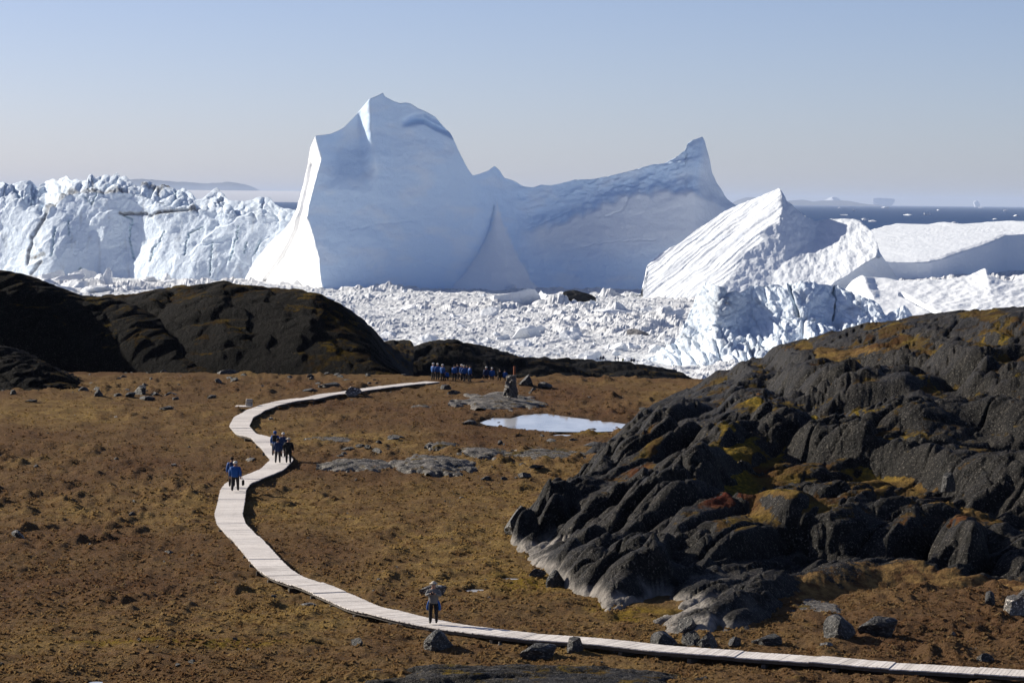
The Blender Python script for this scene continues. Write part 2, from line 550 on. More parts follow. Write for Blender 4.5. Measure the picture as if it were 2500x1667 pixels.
# ------------------------------------------------------------------ right-hand rock hill
HP = [  # photograph pixel and distance of points on the hill
    (1690, 945, 282), (1600, 985, 258), (1530, 1042, 230), (1480, 1080, 214), (1420, 1112, 203),
    (1262, 1300, 155), (1285, 1345, 147.5), (1345, 1400, 138.5), (1400, 1442, 132.5), (1500, 1500, 125), (1600, 1533, 121), (1700, 1542, 120),
    (1790, 1528, 121.5), (1900, 1495, 125.5), (2050, 1475, 128.5), (2200, 1455, 131), (2400, 1440, 133), (2600, 1430, 134),
    (1770, 925, 272), (1800, 885, 262), (1850, 850, 250), (1900, 825, 240), (2000, 803, 228), (2100, 788, 220), (2250, 773, 210), (2400, 766, 200), (2600, 762, 192),
    (1400, 1135, 156), (1360, 1200, 152), (1320, 1270, 150), (1480, 1110, 165), (1560, 1070, 176),
    (1500, 1200, 152), (1450, 1320, 142), (1550, 1300, 142), (1600, 1220, 147), (1560, 1420, 131),
    (1650, 1450, 126), (1650, 1380, 131), (1650, 1250, 142), (1650, 1150, 152), (1650, 1080, 166), (1650, 1000, 190), (1650, 975, 225),
    (1750, 1420, 129), (1750, 1300, 138), (1750, 1150, 152), (1750, 1050, 168), (1750, 980, 190), (1750, 940, 225),
    (1850, 1420, 130), (1850, 1300, 140), (1850, 1200, 150), (1850, 1100, 161), (1850, 1000, 178), (1850, 930, 200), (1850, 885, 225),
    (1960, 1410, 131), (1960, 1340, 135), (1960, 1180, 146), (1960, 1140, 153), (1960, 1020, 168), (1960, 930, 186), (1960, 860, 206),
    (2100, 1400, 133), (2100, 1330, 138), (2100, 1220, 146), (2100, 1150, 152), (2100, 1110, 160), (2100, 990, 166), (2100, 965, 174), (2100, 880, 194), (2100, 830, 208),
    (2240, 1380, 135), (2240, 1290, 142), (2240, 1200, 149), (2240, 1120, 158), (2240, 990, 165), (2240, 960, 174), (2240, 880, 191), (2240, 820, 202),
    (2380, 1380, 134), (2380, 1290, 141), (2380, 1200, 148), (2380, 1100, 157), (2380, 1000, 166), (2380, 900, 180), (2380, 820, 194),
    (2880, 1430, 134), (2880, 1290, 141), (2880, 1150, 152), (2880, 1000, 166), (2880, 880, 181), (2880, 765, 194), (2560, 1380, 133), (2560, 1290, 140), (2560, 1150, 151), (2560, 1000, 165), (2560, 880, 180)]
pts, vals = [], []
for (a, b, d) in HP:
    p = P(a, b, d)
    pts.append((p[0], p[1] / 2.2)); vals.append(p[2])
for (a, d, z) in [(1150, 150, 29), (1200, 175, 29), (1300, 195, 29), (1300, 125, 30), (1450, 115, 30), (1700, 108, 30), (2000, 110, 30.5), (2300, 110, 31), (2600, 110, 31.5),
                  (1350, 250, 28), (1450, 240, 29.5), (1560, 300, 27), (1750, 310, 28), (1950, 290, 34), (2200, 270, 36), (2500, 250, 38), (2880, 250, 38), (2880, 110, 31.5), (1300, 132, 29.5), (1180, 140, 29.5),
                  (1440, 190, 31.2), (1380, 176, 31.5), (1800, 290, 30.5), (1450, 126, 30.8)]:
    pts.append(((a - 1250) / F * d, d / 2.2)); vals.append(z)
hill_base = tps(pts, np.array(vals), 10.0, 2e-3)
hc = np.concatenate([np.linspace(1165, 2530, 700), np.linspace(2536, 2960, 60)])
hr = np.concatenate([np.linspace(113, 175, 310), np.linspace(175.3, 312, 210)])
HD, HA = np.meshgrid(hr, hc, indexing='ij')
HX = (HA - 1250) / F * HD
ci, cj = np.unique(np.r_[0:len(hr):5, len(hr) - 1]), np.unique(np.r_[0:len(hc):5, len(hc) - 1])
Bc = hill_base(HX[np.ix_(ci, cj)], HD[np.ix_(ci, cj)] / 2.2)
Bc = np.stack([np.interp(np.arange(len(hr)), ci, Bc[:, k]) for k in range(len(cj))], 1)
B = np.stack([np.interp(np.arange(len(hc)), cj, Bc[k]) for k in range(len(hr))], 0)
G0 = ground_z(HX, HD, False)
bpx, bpy_ = proj(np.stack([HX, HD, B], -1))
B = B + 1.15 * sst(1230, 1400, bpy_) * sst(1960, 1800, bpx) * sst(-1.3, -0.2, B - G0)
rise = np.clip((B - G0 + 0.5) / 2.0, 0, 1)
# benches and small cliffs across the upper and right part
ST = 2.3
q = (B + 0.9 * fbm(HX / 11, HD / 16, 195, 3) + 0.10 * HX) / ST
fr = q - np.floor(q)
ter = (np.floor(q) + sst(0.42, 0.92, fr) - q) * ST
B = B + ter * 1.0 * rise * sst(1640, 1960, bpx) * sst(800, 880, bpy_)
sky_k = 1 - 0.85 * sst(75, 15, bpy_ - lerp_pts([(1690, 945), (1770, 925), (1800, 885), (1850, 850), (1900, 825), (2000, 803), (2100, 788), (2250, 773), (2400, 766), (2600, 762)], bpx))
h1, j1 = whaleback(HX, HD, 201, (17.0, 5.0), 1.0, 1.45, 0.22)
h2, j2 = whaleback(HX, HD, 231, (8.5, 2.9), 1.05, 0.95, 0.22, 1.1)
wR = sst(1720, 1980, bpx - 0.5 * (bpy_ - 1050)) * sst(1330, 1180, bpy_)
h1b, _ = whaleback(HX, HD, 205, (14.0, 6.5), 0.15, 1.0, 0.05)
h2b, _ = whaleback(HX, HD, 235, (5.5, 2.2), 0.25, 0.55, 0.14, 0.8)
h1 = h1 + (h1b + 0.2 - h1) * wR
h2 = h2 + (h2b - h2) * wR
h3, j3 = whaleback(HX, HD, 261, (3.2, 1.2), 0.8, 0.30, 0.12, 0.6)
soft = sst(0.30, -0.05, fbm(HX / 7 + 2, HD / 11, 271, 2) - 0.5 * sst(1330, 1420, bpy_)) * sst(1860, 1980, bpx) * sst(1330, 1430, bpy_)
pat = lambda lst: np.max([np.exp(-(((bpx - a) / ra) ** 2 + ((bpy_ - b) / rb) ** 2)) for a, b, ra, rb in lst], axis=0)
YEL = pat([(1800, 1130, 60, 70), (1740, 1190, 90, 22), (2010, 968, 150, 10), (1860, 1000, 60, 10), (2180, 870, 60, 12), (2160, 1105, 120, 30), (1700, 1040, 70, 12), (2350, 820, 50, 10), (1880, 1215, 60, 18), (2430, 790, 40, 8)])
REDP = pat([(1570, 1125, 50, 28), (1780, 1230, 80, 20), (2280, 1290, 100, 20), (1600, 1090, 40, 14)])
BRN = pat([(2330, 1235, 130, 50), (2350, 1420, 160, 40), (2050, 1465, 120, 20), (2200, 1130, 200, 30), (1900, 1240, 90, 24), (2080, 835, 200, 12)])
flatb = sst(0.40, 0.25, fr) * sst(0.0, 0.1, fr) * sst(1640, 1960, bpx)
rocky = rise * (1 - 0.97 * soft) * (1 - 0.5 * np.clip(YEL + BRN, 0, 1))
m2 = 0.35 + 0.65 * sst(-0.25, 0.3, fbm(HX / 8, HD / 11, 273, 2))
HZ = B - (0.35 + 0.55 * sst(960, 800, bpy_)) * rocky + rocky * sky_k * ((h1 - 0.75) + m2 * (h2 - 0.25) + m2 * (h3 - 0.07)) + 0.5 * rocky * fbm(HX / 5, HD / 7, 277, 3) + 0.10 * fbm(HX / 0.9, HD / 0.9, 281, 3)
_f = vor(HX / 1.5 + 0.4 * fbm(HX / 2, HD / 2, 285, 2), HD / 2.4 + 0.4 * fbm(HX / 2 + 9, HD / 2, 286, 2), 287)
HZ = HZ + rocky * (0.25 + 0.75 * m2) * (0.13 * (_f[4] - 0.5) + 0.22 * _f[2] * (_f[5] - 0.5) - 0.08 * sst(0.16, 0.0, _f[1] - _f[0]))
_r = 1 - np.abs(fbm(HX / 5.5 - HD / 9, HD / 9, 288, 3)) * 16
HZ = HZ - rocky * 0.40 * np.clip(_r, 0, 1) ** 1.5
HZ = HZ + 0 + soft * 0.12 * fbm(HX / 2, HD / 3, 283, 3)
def blur(a, n):
    for _ in range(n):
        a = (a + np.roll(a, 1, 0) + np.roll(a, -1, 0) + np.roll(a, 1, 1) + np.roll(a, -1, 1)) / 5
    return a
HV = np.stack([HX, HD, HZ], -1)
nz = np.abs(grid_normals(HV)[..., 2])
conc = blur(HZ, 14) - HZ
moss = sst(0.60, 0.97, blur(nz, 3)) * 0.55 + np.clip(conc * 1.5, -0.35, 0.40) - 0.12 + 0.5 * fbm(HX / 6, HD / 9, 291, 3) + 0.32 * flatb + 0.06
moss = moss * sst(0.8, 2.4, HZ - G0 + 1.2 * soft) + soft * 0.65
moss += 0.6 * sst(0.25, -0.15, HZ - G0)
moss = moss - 0.10 + (0.55 * YEL + 0.45 * REDP + 0.45 * BRN) * (0.15 + 0.85 * sst(0.55, 0.9, blur(nz, 4)))
hy = np.clip(1.2 * fbm(HX / 6 + 7, HD / 8, 295, 3) - 0.1 + 1.2 * YEL, 0, 1) * (1 - 0.6 * soft)
hre = np.clip(1.2 * fbm(HX / 6 + 70, HD / 8, 297, 3) - 0.15 + 1.1 * REDP, 0, 1)
ppx, ppy = proj(HV)
pale = 0.9 * sst(0.75, 0.25, HZ - G0 + 0.9 * fbm(HX / 2.2, HD / 2.2, 299, 3)) * sst(1880, 1700, ppx) * sst(1250, 1330, ppy)
moss = moss - 0.35 * sst(0.72, 0.45, blur(nz, 2)) * (1 - 0.5 * soft)
hill = mesh_grid('rock_hill', HV, M['rock'], attrs={'moss': moss, 'pale': pale, 'yellow': hy, 'red': hre, 'grass': np.clip(soft * 1.3 + 0.6 * BRN + sst(0.3, -0.1, HZ - G0), 0, 1)})
tag(hill, kind='structure')

# ------------------------------------------------------------------ hills on the far side of the plain
def ridge_hill(name, sky_pts, px_range, crest, base, zbase, back, seed, amp=1.0, ncol=420, nrow=90, size=(9, 3.5), ang=0.5, power=0.8, mossk=0.0):
    cols = np.linspace(px_range[0], px_range[1], ncol)
    top = lerp_pts(sky_pts, cols)
    dc = lerp_pts(crest, cols); db = lerp_pts(base, cols)
    zt = P(cols, top, dc)[:, 2]
    t = np.concatenate([np.linspace(-0.25, 1.0, nrow), 1 + np.linspace(0.03, 1, nrow // 3)])[:, None]
    d = np.where(t <= 1, db[None] + (dc - db)[None] * t, dc[None] + (t - 1) * back)
    s = np.where(t <= 1, np.sin(np.clip(t, 0, 1) * math.pi / 2) ** power, 1 - 1.2 * np.clip(t - 1, 0, 1) ** 1.5)
    a = np.broadcast_to(cols[None], d.shape)
    x = (a - 1250) / F * d
    zb = lerp_pts(zbase, cols)[None] if isinstance(zbase, list) else zbase
    z = zb + (zt[None] - zb) * s + np.where(t < 0, 6 * t, 0)
    w = sst(-0.05, 0.25, t) * (1 - 0.55 * sst(0.75, 1.0, t) * sst(1.3, 1.0, t))
    h1, j1 = whaleback(x, d, seed, size, ang, amp, 0.12 * amp)
    h2, j2 = whaleback(x, d, seed + 7, (size[0] * 0.35, size[1] * 0.35), ang, amp * 0.4, 0.08)
    z = z + w * (h1 - 0.55 * amp) + w * (h2 - 0.2 * amp) + 0.15 * amp * fbm(x / 0.9, d / 0.9, seed + 3, 3)
    V = np.stack([x, d, z], -1)
    nz = np.abs(grid_normals(V)[..., 2])
    moss = sst(0.60, 0.98, nz) * 0.45 + 0.6 * fbm(x / 8, d / 8, seed + 11, 3) - 0.10 + mossk
    zero = np.zeros_like(z)
    o = mesh_grid(name, V, M['rock_dim'], attrs={'moss': moss, 'pale': zero, 'yellow': zero + np.clip(1.5 * fbm(x / 7, d / 7, seed + 13, 2), 0, 0.5), 'red': zero})
    tag(o, kind='structure')
    return o
ridge_hill('hill_left', [(-160, 650), (0, 660), (50, 667), (100, 683), (150, 702), (200, 722), (260, 728), (330, 745), (420, 790), (480, 840), (540, 900), (580, 915)],
           (-340, 580), [(-340, 320), (0, 320), (260, 320), (580, 313)], [(-340, 309), (200, 309), (580, 302)], 31.0, 60, 401, 0.45, mossk=0.12, size=(9, 4))
ridge_hill('hill_middle', [(150, 760), (220, 728), (270, 724), (330, 720), (400, 708), (450, 700), (500, 696), (545, 689), (600, 697), (680, 706), (740, 711), (780, 718), (830, 742),
                           (870, 772), (905, 803), (925, 835), (938, 856), (960, 880), (1010, 930)],
           (150, 1010), [(150, 330), (500, 322), (800, 315), (940, 311), (1010, 307)], [(150, 312), (500, 305), (900, 299), (1010, 297)], 31.0, 70, 431, 0.60, 450, 100, size=(11, 3.6), ang=-0.3, mossk=0.14)
ridge_hill('hill_low', [(900, 870), (940, 856), (965, 855), (1000, 843), (1040, 833), (1070, 829), (1110, 830), (1150, 838), (1180, 848), (1230, 862), (1270, 870), (1330, 876), (1380, 892), (1480, 925), (1560, 960)],
           (900, 1560), [(900, 400), (1560, 420)], [(900, 360), (1560, 380)], 20.0, 60, 461, 1.0, 320, 66)
ridge_hill('shore_ridge', [(1200, 930), (1280, 885), (1340, 876), (1400, 877), (1440, 879), (1480, 880), (1530, 885), (1560, 889), (1600, 897), (1640, 906), (1670, 913), (1700, 925), (1760, 935), (1820, 945)],
           (1200, 1820), [(1200, 745), (1820, 745)], [(1200, 690), (1820, 690)], 0.0, 40, 491, 0.9, 320, 56, size=(16, 6))
ridge_hill('mound_left', [(-160, 815), (0, 843), (40, 853), (80, 870), (110, 886), (150, 912), (190, 935), (220, 957), (260, 985)],
           (-400, 260), [(-400, 285), (0, 280), (260, 272)], [(-400, 264), (260, 264)], 31.5, 25, 521, 0.6, 260, 80, size=(5, 2), mossk=-0.05)

# ------------------------------------------------------------------ sea and brash ice
def big_sheet(name, y0, y1, z, mat, n=60):
    rows = np.geomspace(y0, y1, n)
    cols = np.linspace(-1.0, 1.0, 30)
    Dd, Aa = np.meshgrid(rows, cols, indexing='ij')
    return mesh_grid(name, np.stack([Aa * Dd, Dd, np.full_like(Dd, z)], -1), mat)
tag(big_sheet('sea', 500, 150000, -0.6, M['sea']), kind='structure')
bc = np.concatenate([np.linspace(-320, -24, 30), np.linspace(-20, 2520, 590), np.linspace(2524, 2820, 30)])
br = np.concatenate([1 / np.linspace(1 / 770.0, 1 / 1850.0, 280), np.linspace(1870, 2600, 20)])
BD, BA = np.meshgrid(br, bc, indexing='ij')
BX = (BA - 1250) / F * BD
def brash_z(x, y, full=False):
    w1 = x + 6 * fbm(x / 25, y / 25, 601, 2); w2 = y + 6 * fbm(x / 25 + 50, y / 25, 603, 2)
    big = sst(-0.05, 0.5, fbm(x / 90, y / 150, 605, 3))
    z = 0.3 + 3.0 * big * np.maximum(0, fbm(x / 30, y / 40, 607, 3) + 0.25)
    gap = np.zeros_like(x)
    for sc, amp, sd in ((14.0, 2.2, 611), (6.0, 1.5, 613), (2.8, 0.8, 617)):
        f1, f2, ox, oy, ra, rb = vor(w1 / sc, w2 / sc / 1.3, sd)
        e = np.clip((f2 - f1) / 0.35, 0, 1)
        lift = np.maximum(0, ra - 0.45) / 0.55
        z = z + amp * (0.35 + 0.65 * big) * e ** 0.6 * (lift ** 1.5 * 1.5 + 0.15 + lift * (ox * (rb - 0.5) * 2.4 + oy * 0.5))
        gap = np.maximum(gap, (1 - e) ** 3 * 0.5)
    return (z, gap, big) if full else z
BZ, GAP, BIG = brash_z(BX, BD, True)
BZ = BZ + 0.35 * fbm(BX / 1.5, BD / 2, 619, 2)
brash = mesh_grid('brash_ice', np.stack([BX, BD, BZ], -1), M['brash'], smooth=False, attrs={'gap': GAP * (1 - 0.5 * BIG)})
tag(brash, 'broken white brash ice filling the fjord between the icebergs', 'brash ice', kind='stuff')

# ------------------------------------------------------------------ icebergs
def berg(name, top_pts, depth, mat, thick=70.0, ncol=360, nrow=160, detail=None, seed=1, zbot=-4.0, rough=1.2, attrs_fn=None, cols=None, top_noise=0.0, snow_light=0.5):
    """an iceberg from its outline: depth(px, py, t, D0) gives the distance of its face, the back slopes away to the water"""
    tp = np.array(top_pts, float)
    cols = np.linspace(tp[0, 0], tp[-1, 0], ncol) if cols is None else cols
    top = np.interp(cols, tp[:, 0], tp[:, 1])
    if top_noise: top = top - top_noise * (fbm(cols / 9, cols * 0, seed, 4) + 0.2)
    n = len(cols)
    t = np.linspace(0, 1, nrow)[:, None]
    # base row: iterate so that the face meets the level zbot
    pyb = np.full(n, 720.0)
    for _ in range(8):
        d = depth(cols, pyb, np.zeros(n))
        v = P(cols, pyb, d)
        # pixel row of (X, d, zbot)
        q = np.stack([v[:, 0], d, np.full(n, zbot)], -1)
        pyb = proj(q)[1]
    pyb = np.maximum(pyb, top + 2)
    py = pyb[None] + (top - pyb)[None] * t
    px = np.broadcast_to(cols[None], py.shape)
    dd = depth(px, py, np.broadcast_to(t, py.shape))
    V = P(px, py, dd)
    at = attrs_fn(px, py, V) if attrs_fn else {}
    N = grid_normals(V)
    if detail is not None:
        V = V + N * detail(px, py, V)[..., None]
    V = V + N * (rough * fbm(V[..., 0] / 9 + V[..., 1] / 23, V[..., 2] / 8 + V[..., 1] / 31, seed, 5))[..., None] * np.clip((1 - np.abs(2 * t - 1)) * 6, 0.15, 1)[..., None]
    tb = np.linspace(0, 1, 26)[1:, None]
    X0, Y0, Z0 = V[-1, :, 0], V[-1, :, 1], V[-1, :, 2]
    th = thick * np.clip((Z0 - zbot) / max((Z0 - zbot).max() * 0.5, 1), 0.1, 1)
    Bk = np.stack([X0[None] + 0 * tb, Y0[None] + th[None] * np.sin(tb * math.pi / 2) ** 1.2, zbot + (Z0 - zbot)[None] * (1 - tb ** 1.4)], -1)
    Bk[..., 1] += 4 * fbm(Bk[..., 0] / 20, Bk[..., 2] / 20, seed + 3, 3) * np.clip(tb * 3, 0, 1)
    VV = np.concatenate([V, Bk], 0)
    at2 = {}
    for k, a in at.items():
        at2[k] = np.concatenate([a, np.repeat(a[-1:], 25, 0)], 0)
    for k in ('dirt', 'blue', 'snow_light'):
        if k not in at2: at2[k] = np.full(VV.shape[:2], snow_light if k == 'snow_light' else 0.0)
    o = mesh_grid(name, VV, mat, attrs=at2)
    return o

def line_x(pts, py):
    p = np.array(pts, float)
    p = p[np.argsort(p[:, 1])]
    return np.interp(py, p[:, 1], p[:, 0])

def gau(px, py, cx, cy, sx, sy):
    return np.exp(-(((px - cx) / sx) ** 2 + ((py - cy) / sy) ** 2))

# --- the great central iceberg
TOP_C = [(586, 705), (591, 692), (620, 641), (660, 592), (692, 563), (711, 537), (725, 506), (736, 468), (748, 420), (758, 362), (769, 335), (771, 332), (790, 330), (808, 327), (825, 320),
         (839, 312), (863, 288), (884, 264), (902, 242), (922, 234), (932, 229), (935, 227), (939, 236), (961, 248), (977, 253), (989, 251), (1001, 253), (1021, 265), (1042, 274), (1063, 286),
         (1076, 302), (1097, 324), (1107, 341), (1125, 379), (1142, 413), (1154, 429), (1171, 425), (1190, 418), (1207, 406), (1221, 417), (1231, 434), (1252, 441), (1279, 456), (1298, 458),
         (1323, 451), (1342, 453), (1365, 449), (1403, 439), (1444, 438), (1483, 431), (1530, 420), (1562, 411), (1594, 402), (1620, 400), (1642, 388), (1672, 369), (1679, 349), (1693, 341),
         (1715, 334), (1720, 341), (1728, 376), (1738, 418), (1754, 453), (1776, 485), (1798, 504), (1830, 530), (1880, 580), (1930, 640), (1960, 700)]
ARETE = [(768, 300), (770, 334), (785, 386), (773, 434), (754, 503), (751, 531), (766, 575), (779, 630), (784, 682), (789, 710), (790, 740)]
HORN = [(1716, 320), (1712, 350), (1693, 440), (1696, 540), (1720, 620), (1730, 740)]
def depth_c(px, py, t):
    xe = line_x(ARETE, py)
    m = 0.226
    left = np.maximum(0, xe - px) * m
    right = np.maximum(0, px - xe) * m
    d = 1568 + left * 3.0 + right * 0.30
    d = d - 0.00035 * left ** 2
    # face leans back a little, more so low down
    hgt = np.maximum(0, 712 - py) * m
    d = d + 0.10 * hgt + 0.0010 * hgt ** 2 * sst(1000, 1300, px)
    # bay under the notch left of the summit rib, rib lit on its left
    rib = line_x([(903, 240), (905, 330), (915, 400), (930, 520)], py)
    bay = sst(rib + 4, rib - 34, px) * sst(770, 830, px) * sst(470, 350, py)
    d = d + 13 * bay
    d = d + 5 * sst(0, 50, px - rib) * sst(560, 300, py) * sst(1060, 900, px)
    # summit shoulder with a ledge
    ledge = lerp_pts([(960, 298), (985, 300), (1010, 292), (1035, 291), (1060, 305), (1100, 326), (1140, 345)], px)
    d = d + 9 * sst(ledge + 14, ledge - 1, py) * sst(975, 1020, px) * sst(1150, 1090, px) - 5 * sst(ledge - 2, ledge - 16, py) * sst(975, 1020, px) * sst(1150, 1090, px)
    # the hollow between summit and saddle, the saddle wall
    d = d + 16 * gau(px, py, 1330, 560, 150, 150) + 22 * sst(1145, 1260, px) * sst(700, 420, py)
    # fan-shaped buttress
    w = np.maximum(py - 486, 0)
    bx = 1207 + 0.10 * w
    hw = np.where(px < bx, 0.10 * w + 0.0022 * w ** 2, 0.18 * w + 0.0008 * w ** 2) + 1
    prof = np.clip(1 - np.abs(px - bx) / hw, 0, 1)
    prof = prof * (2 - prof) * 0.75
    d = d - prof * w * 0.15
    # second lighter swell under the right wall and the horn rib
    swell = lerp_pts([(1240, 560), (1340, 545), (1450, 500), (1560, 462), (1640, 456), (1720, 470), (1800, 520)], px)
    swell = swell + 22 * fbm(px / 45, py / 45, 717, 3)
    d = d + 7 * sst(swell + 22, swell - 30, py) * sst(1240, 1330, px)
    hx = line_x(HORN, py)
    d = d + np.maximum(0, px - hx) * m * 0.9 * sst(1600, 1700, px) - 8 * gau(px, py, 1700, 430, 60, 110)
    d = d - 14 * gau(px, py, 1560, 720, 200, 60)
    return d
def det_c(px, py, V):
    m = np.zeros_like(px)
    band = sst(90, 20, py - lerp_pts(TOP_C, px)) * sst(1230, 1300, px) * sst(1720, 1660, px)
    m = m + band * 2.4 * (ridged(V[..., 0] / 16 + V[..., 2] / 30, V[..., 2] / 7 - V[..., 0] / 40, 701, 4) - 0.5)
    m = m + 0.9 * sst(1220, 1300, px) * fbm(V[..., 0] / 40, V[..., 2] / 18 - V[..., 0] / 60, 703, 4)
    fan = sst(120, 0, np.abs(px - 1207 - 0.1 * (py - 486)) - 0.3 * (py - 486)) * sst(480, 520, py)
    m = m + fan * 0.7 * ridged((V[..., 0] - P(1207, 480, 1580)[0]) / np.maximum(4, (120 - V[..., 2]) * 0.10), V[..., 2] / 60, 705, 3)
    x_, z_ = V[..., 0], V[..., 2]
    m = m + 0.18 * ridged(x_ / 130, (z_ + 0.18 * x_ + 5 * fbm(x_ / 60, z_ / 60, 709, 2)) / 9, 711, 3) + 0.5 * fbm(x_ / 14, z_ / 7, 713, 4)
    for pl in ([(1040, 640), (1085, 652), (1110, 662)], [(1420, 600), (1500, 590), (1600, 585)], [(1480, 530), (1520, 512), (1535, 480)], [(1680, 455), (1720, 452), (1755, 470)], [(860, 560), (930, 545), (1010, 540)], [(1290, 560), (1350, 535), (1400, 512)]):
        m = m - 0.5 * sst(3.0, 0.2, 2.2 * np.maximum(0, fbm(px / 20, py / 20, 714, 2)) + seg_dist(px + 4 * fbm(px / 16, py / 16, 715, 2), py + 4 * fbm(px / 16 + 7, py / 16, 716, 2), pl))
    left = sst(10, -10, px - line_x(ARETE, py))
    m = m + left * (0.5 * fbm(V[..., 1] / 14 + V[..., 2] / 14, V[..., 2] / 50, 707, 3) - 2.2 * sst(5, 0, seg_dist(px, py, [(640, 690), (690, 625), (722, 560), (745, 470), (757, 400)])))
    return m
ccols = np.unique(np.concatenate([np.linspace(586, 800, 170), np.linspace(800, 1960, 380)]))
def att_c(px, py, V):  # light painted in: sunlit flank, fan and right wing whiter than the face
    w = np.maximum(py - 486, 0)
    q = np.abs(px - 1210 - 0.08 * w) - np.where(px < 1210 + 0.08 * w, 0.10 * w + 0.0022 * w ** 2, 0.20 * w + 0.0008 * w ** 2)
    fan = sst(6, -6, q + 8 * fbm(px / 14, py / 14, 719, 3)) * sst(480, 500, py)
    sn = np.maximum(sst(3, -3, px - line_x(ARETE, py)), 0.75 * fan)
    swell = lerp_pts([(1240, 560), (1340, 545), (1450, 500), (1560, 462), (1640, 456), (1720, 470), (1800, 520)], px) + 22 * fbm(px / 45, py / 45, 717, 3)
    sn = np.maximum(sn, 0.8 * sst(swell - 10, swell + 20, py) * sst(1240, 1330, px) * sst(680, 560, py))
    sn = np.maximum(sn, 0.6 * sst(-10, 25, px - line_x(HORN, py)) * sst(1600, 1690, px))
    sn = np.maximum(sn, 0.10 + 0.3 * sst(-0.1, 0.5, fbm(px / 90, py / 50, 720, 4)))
    return {'snow_light': sn}
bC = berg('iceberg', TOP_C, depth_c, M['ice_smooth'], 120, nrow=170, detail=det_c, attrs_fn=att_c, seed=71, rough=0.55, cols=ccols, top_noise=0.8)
tag(bC, 'huge smooth iceberg with a tall peak, a saddle and a sharp horn', 'iceberg', 'icebergs in the fjord')

# --- left cracked iceberg
TOP_A = [(-170, 470), (-90, 450), (-30, 436), (0, 440), (10, 441), (11, 451), (26, 453), (50, 447), (74, 444), (89, 464), (97, 454), (129, 435), (139, 440), (161, 428), (174, 443), (190, 440), (213, 443), (217, 428),
         (224, 428), (228, 440), (249, 430), (265, 430), (275, 433), (284, 418), (296, 436), (307, 433), (323, 448), (342, 457), (347, 445), (368, 443), (388, 454), (401, 448), (420, 457), (430, 465),
         (446, 461), (465, 470), (475, 483), (491, 483), (510, 472), (530, 459), (543, 472), (559, 490), (601, 491), (640, 483), (659, 483), (672, 500), (695, 509), (720, 517), (760, 545), (800, 600), (830, 700)]
def c1(pl):
    return [(x / 3.0947, 380 + y / 3.0947) for x, y in pl]
DIRT_A = [c1([(200, 830), (205, 720), (240, 610), (330, 470), (370, 390), (450, 320), (540, 270), (700, 262), (800, 272), (960, 265)]),
          c1([(915, 440), (1100, 440)]), c1([(1130, 455), (1250, 425), (1490, 405)]), c1([(240, 890), (310, 800)]), c1([(1220, 250), (1230, 215), (1290, 235)]), c1([(1070, 215), (1190, 230), (1200, 280)]),
          c1([(230, 770), (330, 745)])]
CRACK_A = [c1([(1010, 780), (985, 600), (1000, 480), (930, 450)]), c1([(1140, 800), (1165, 700), (1215, 660), (1250, 580)]), c1([(1590, 915), (1605, 750), (1612, 660)]), c1([(1800, 640), (1810, 540)]),
           c1([(1740, 800), (1790, 640)]), c1([(1850, 740), (1870, 660)]), c1([(520, 600), (515, 480)]), c1([(100, 250), (175, 350)]), c1([(230, 370), (275, 260)]), c1([(640, 310), (700, 370), (740, 270)]),
           c1([(1400, 760), (1430, 590), (1530, 540)]), c1([(390, 760), (415, 540)]), c1([(1325, 340), (1330, 260)]), c1([(1920, 740), (1970, 640)]), c1([(580, 895), (610, 850), (640, 890)])]
def depth_a(px, py, t):
    d = 1690 + (650 - px) * 0.245 * 0.66
    hgt = np.maximum(0, 690 - py) * 0.245
    edge = lerp_pts([(-170, 480), (0, 480), (60, 500), (110, 520), (150, 480), (200, 466), (320, 470), (420, 500), (480, 512), (560, 520), (640, 530), (720, 540)], px)
    d = d + hgt * 0.30 + 1.2 * np.maximum(0, edge - py) * 0.6
    d = d - 20 * gau(px, py, 120, 640, 80, 120) - 16 * gau(px, py, 430, 700, 140, 90) + 10 * gau(px, py, 320, 600, 40, 120)
    return d
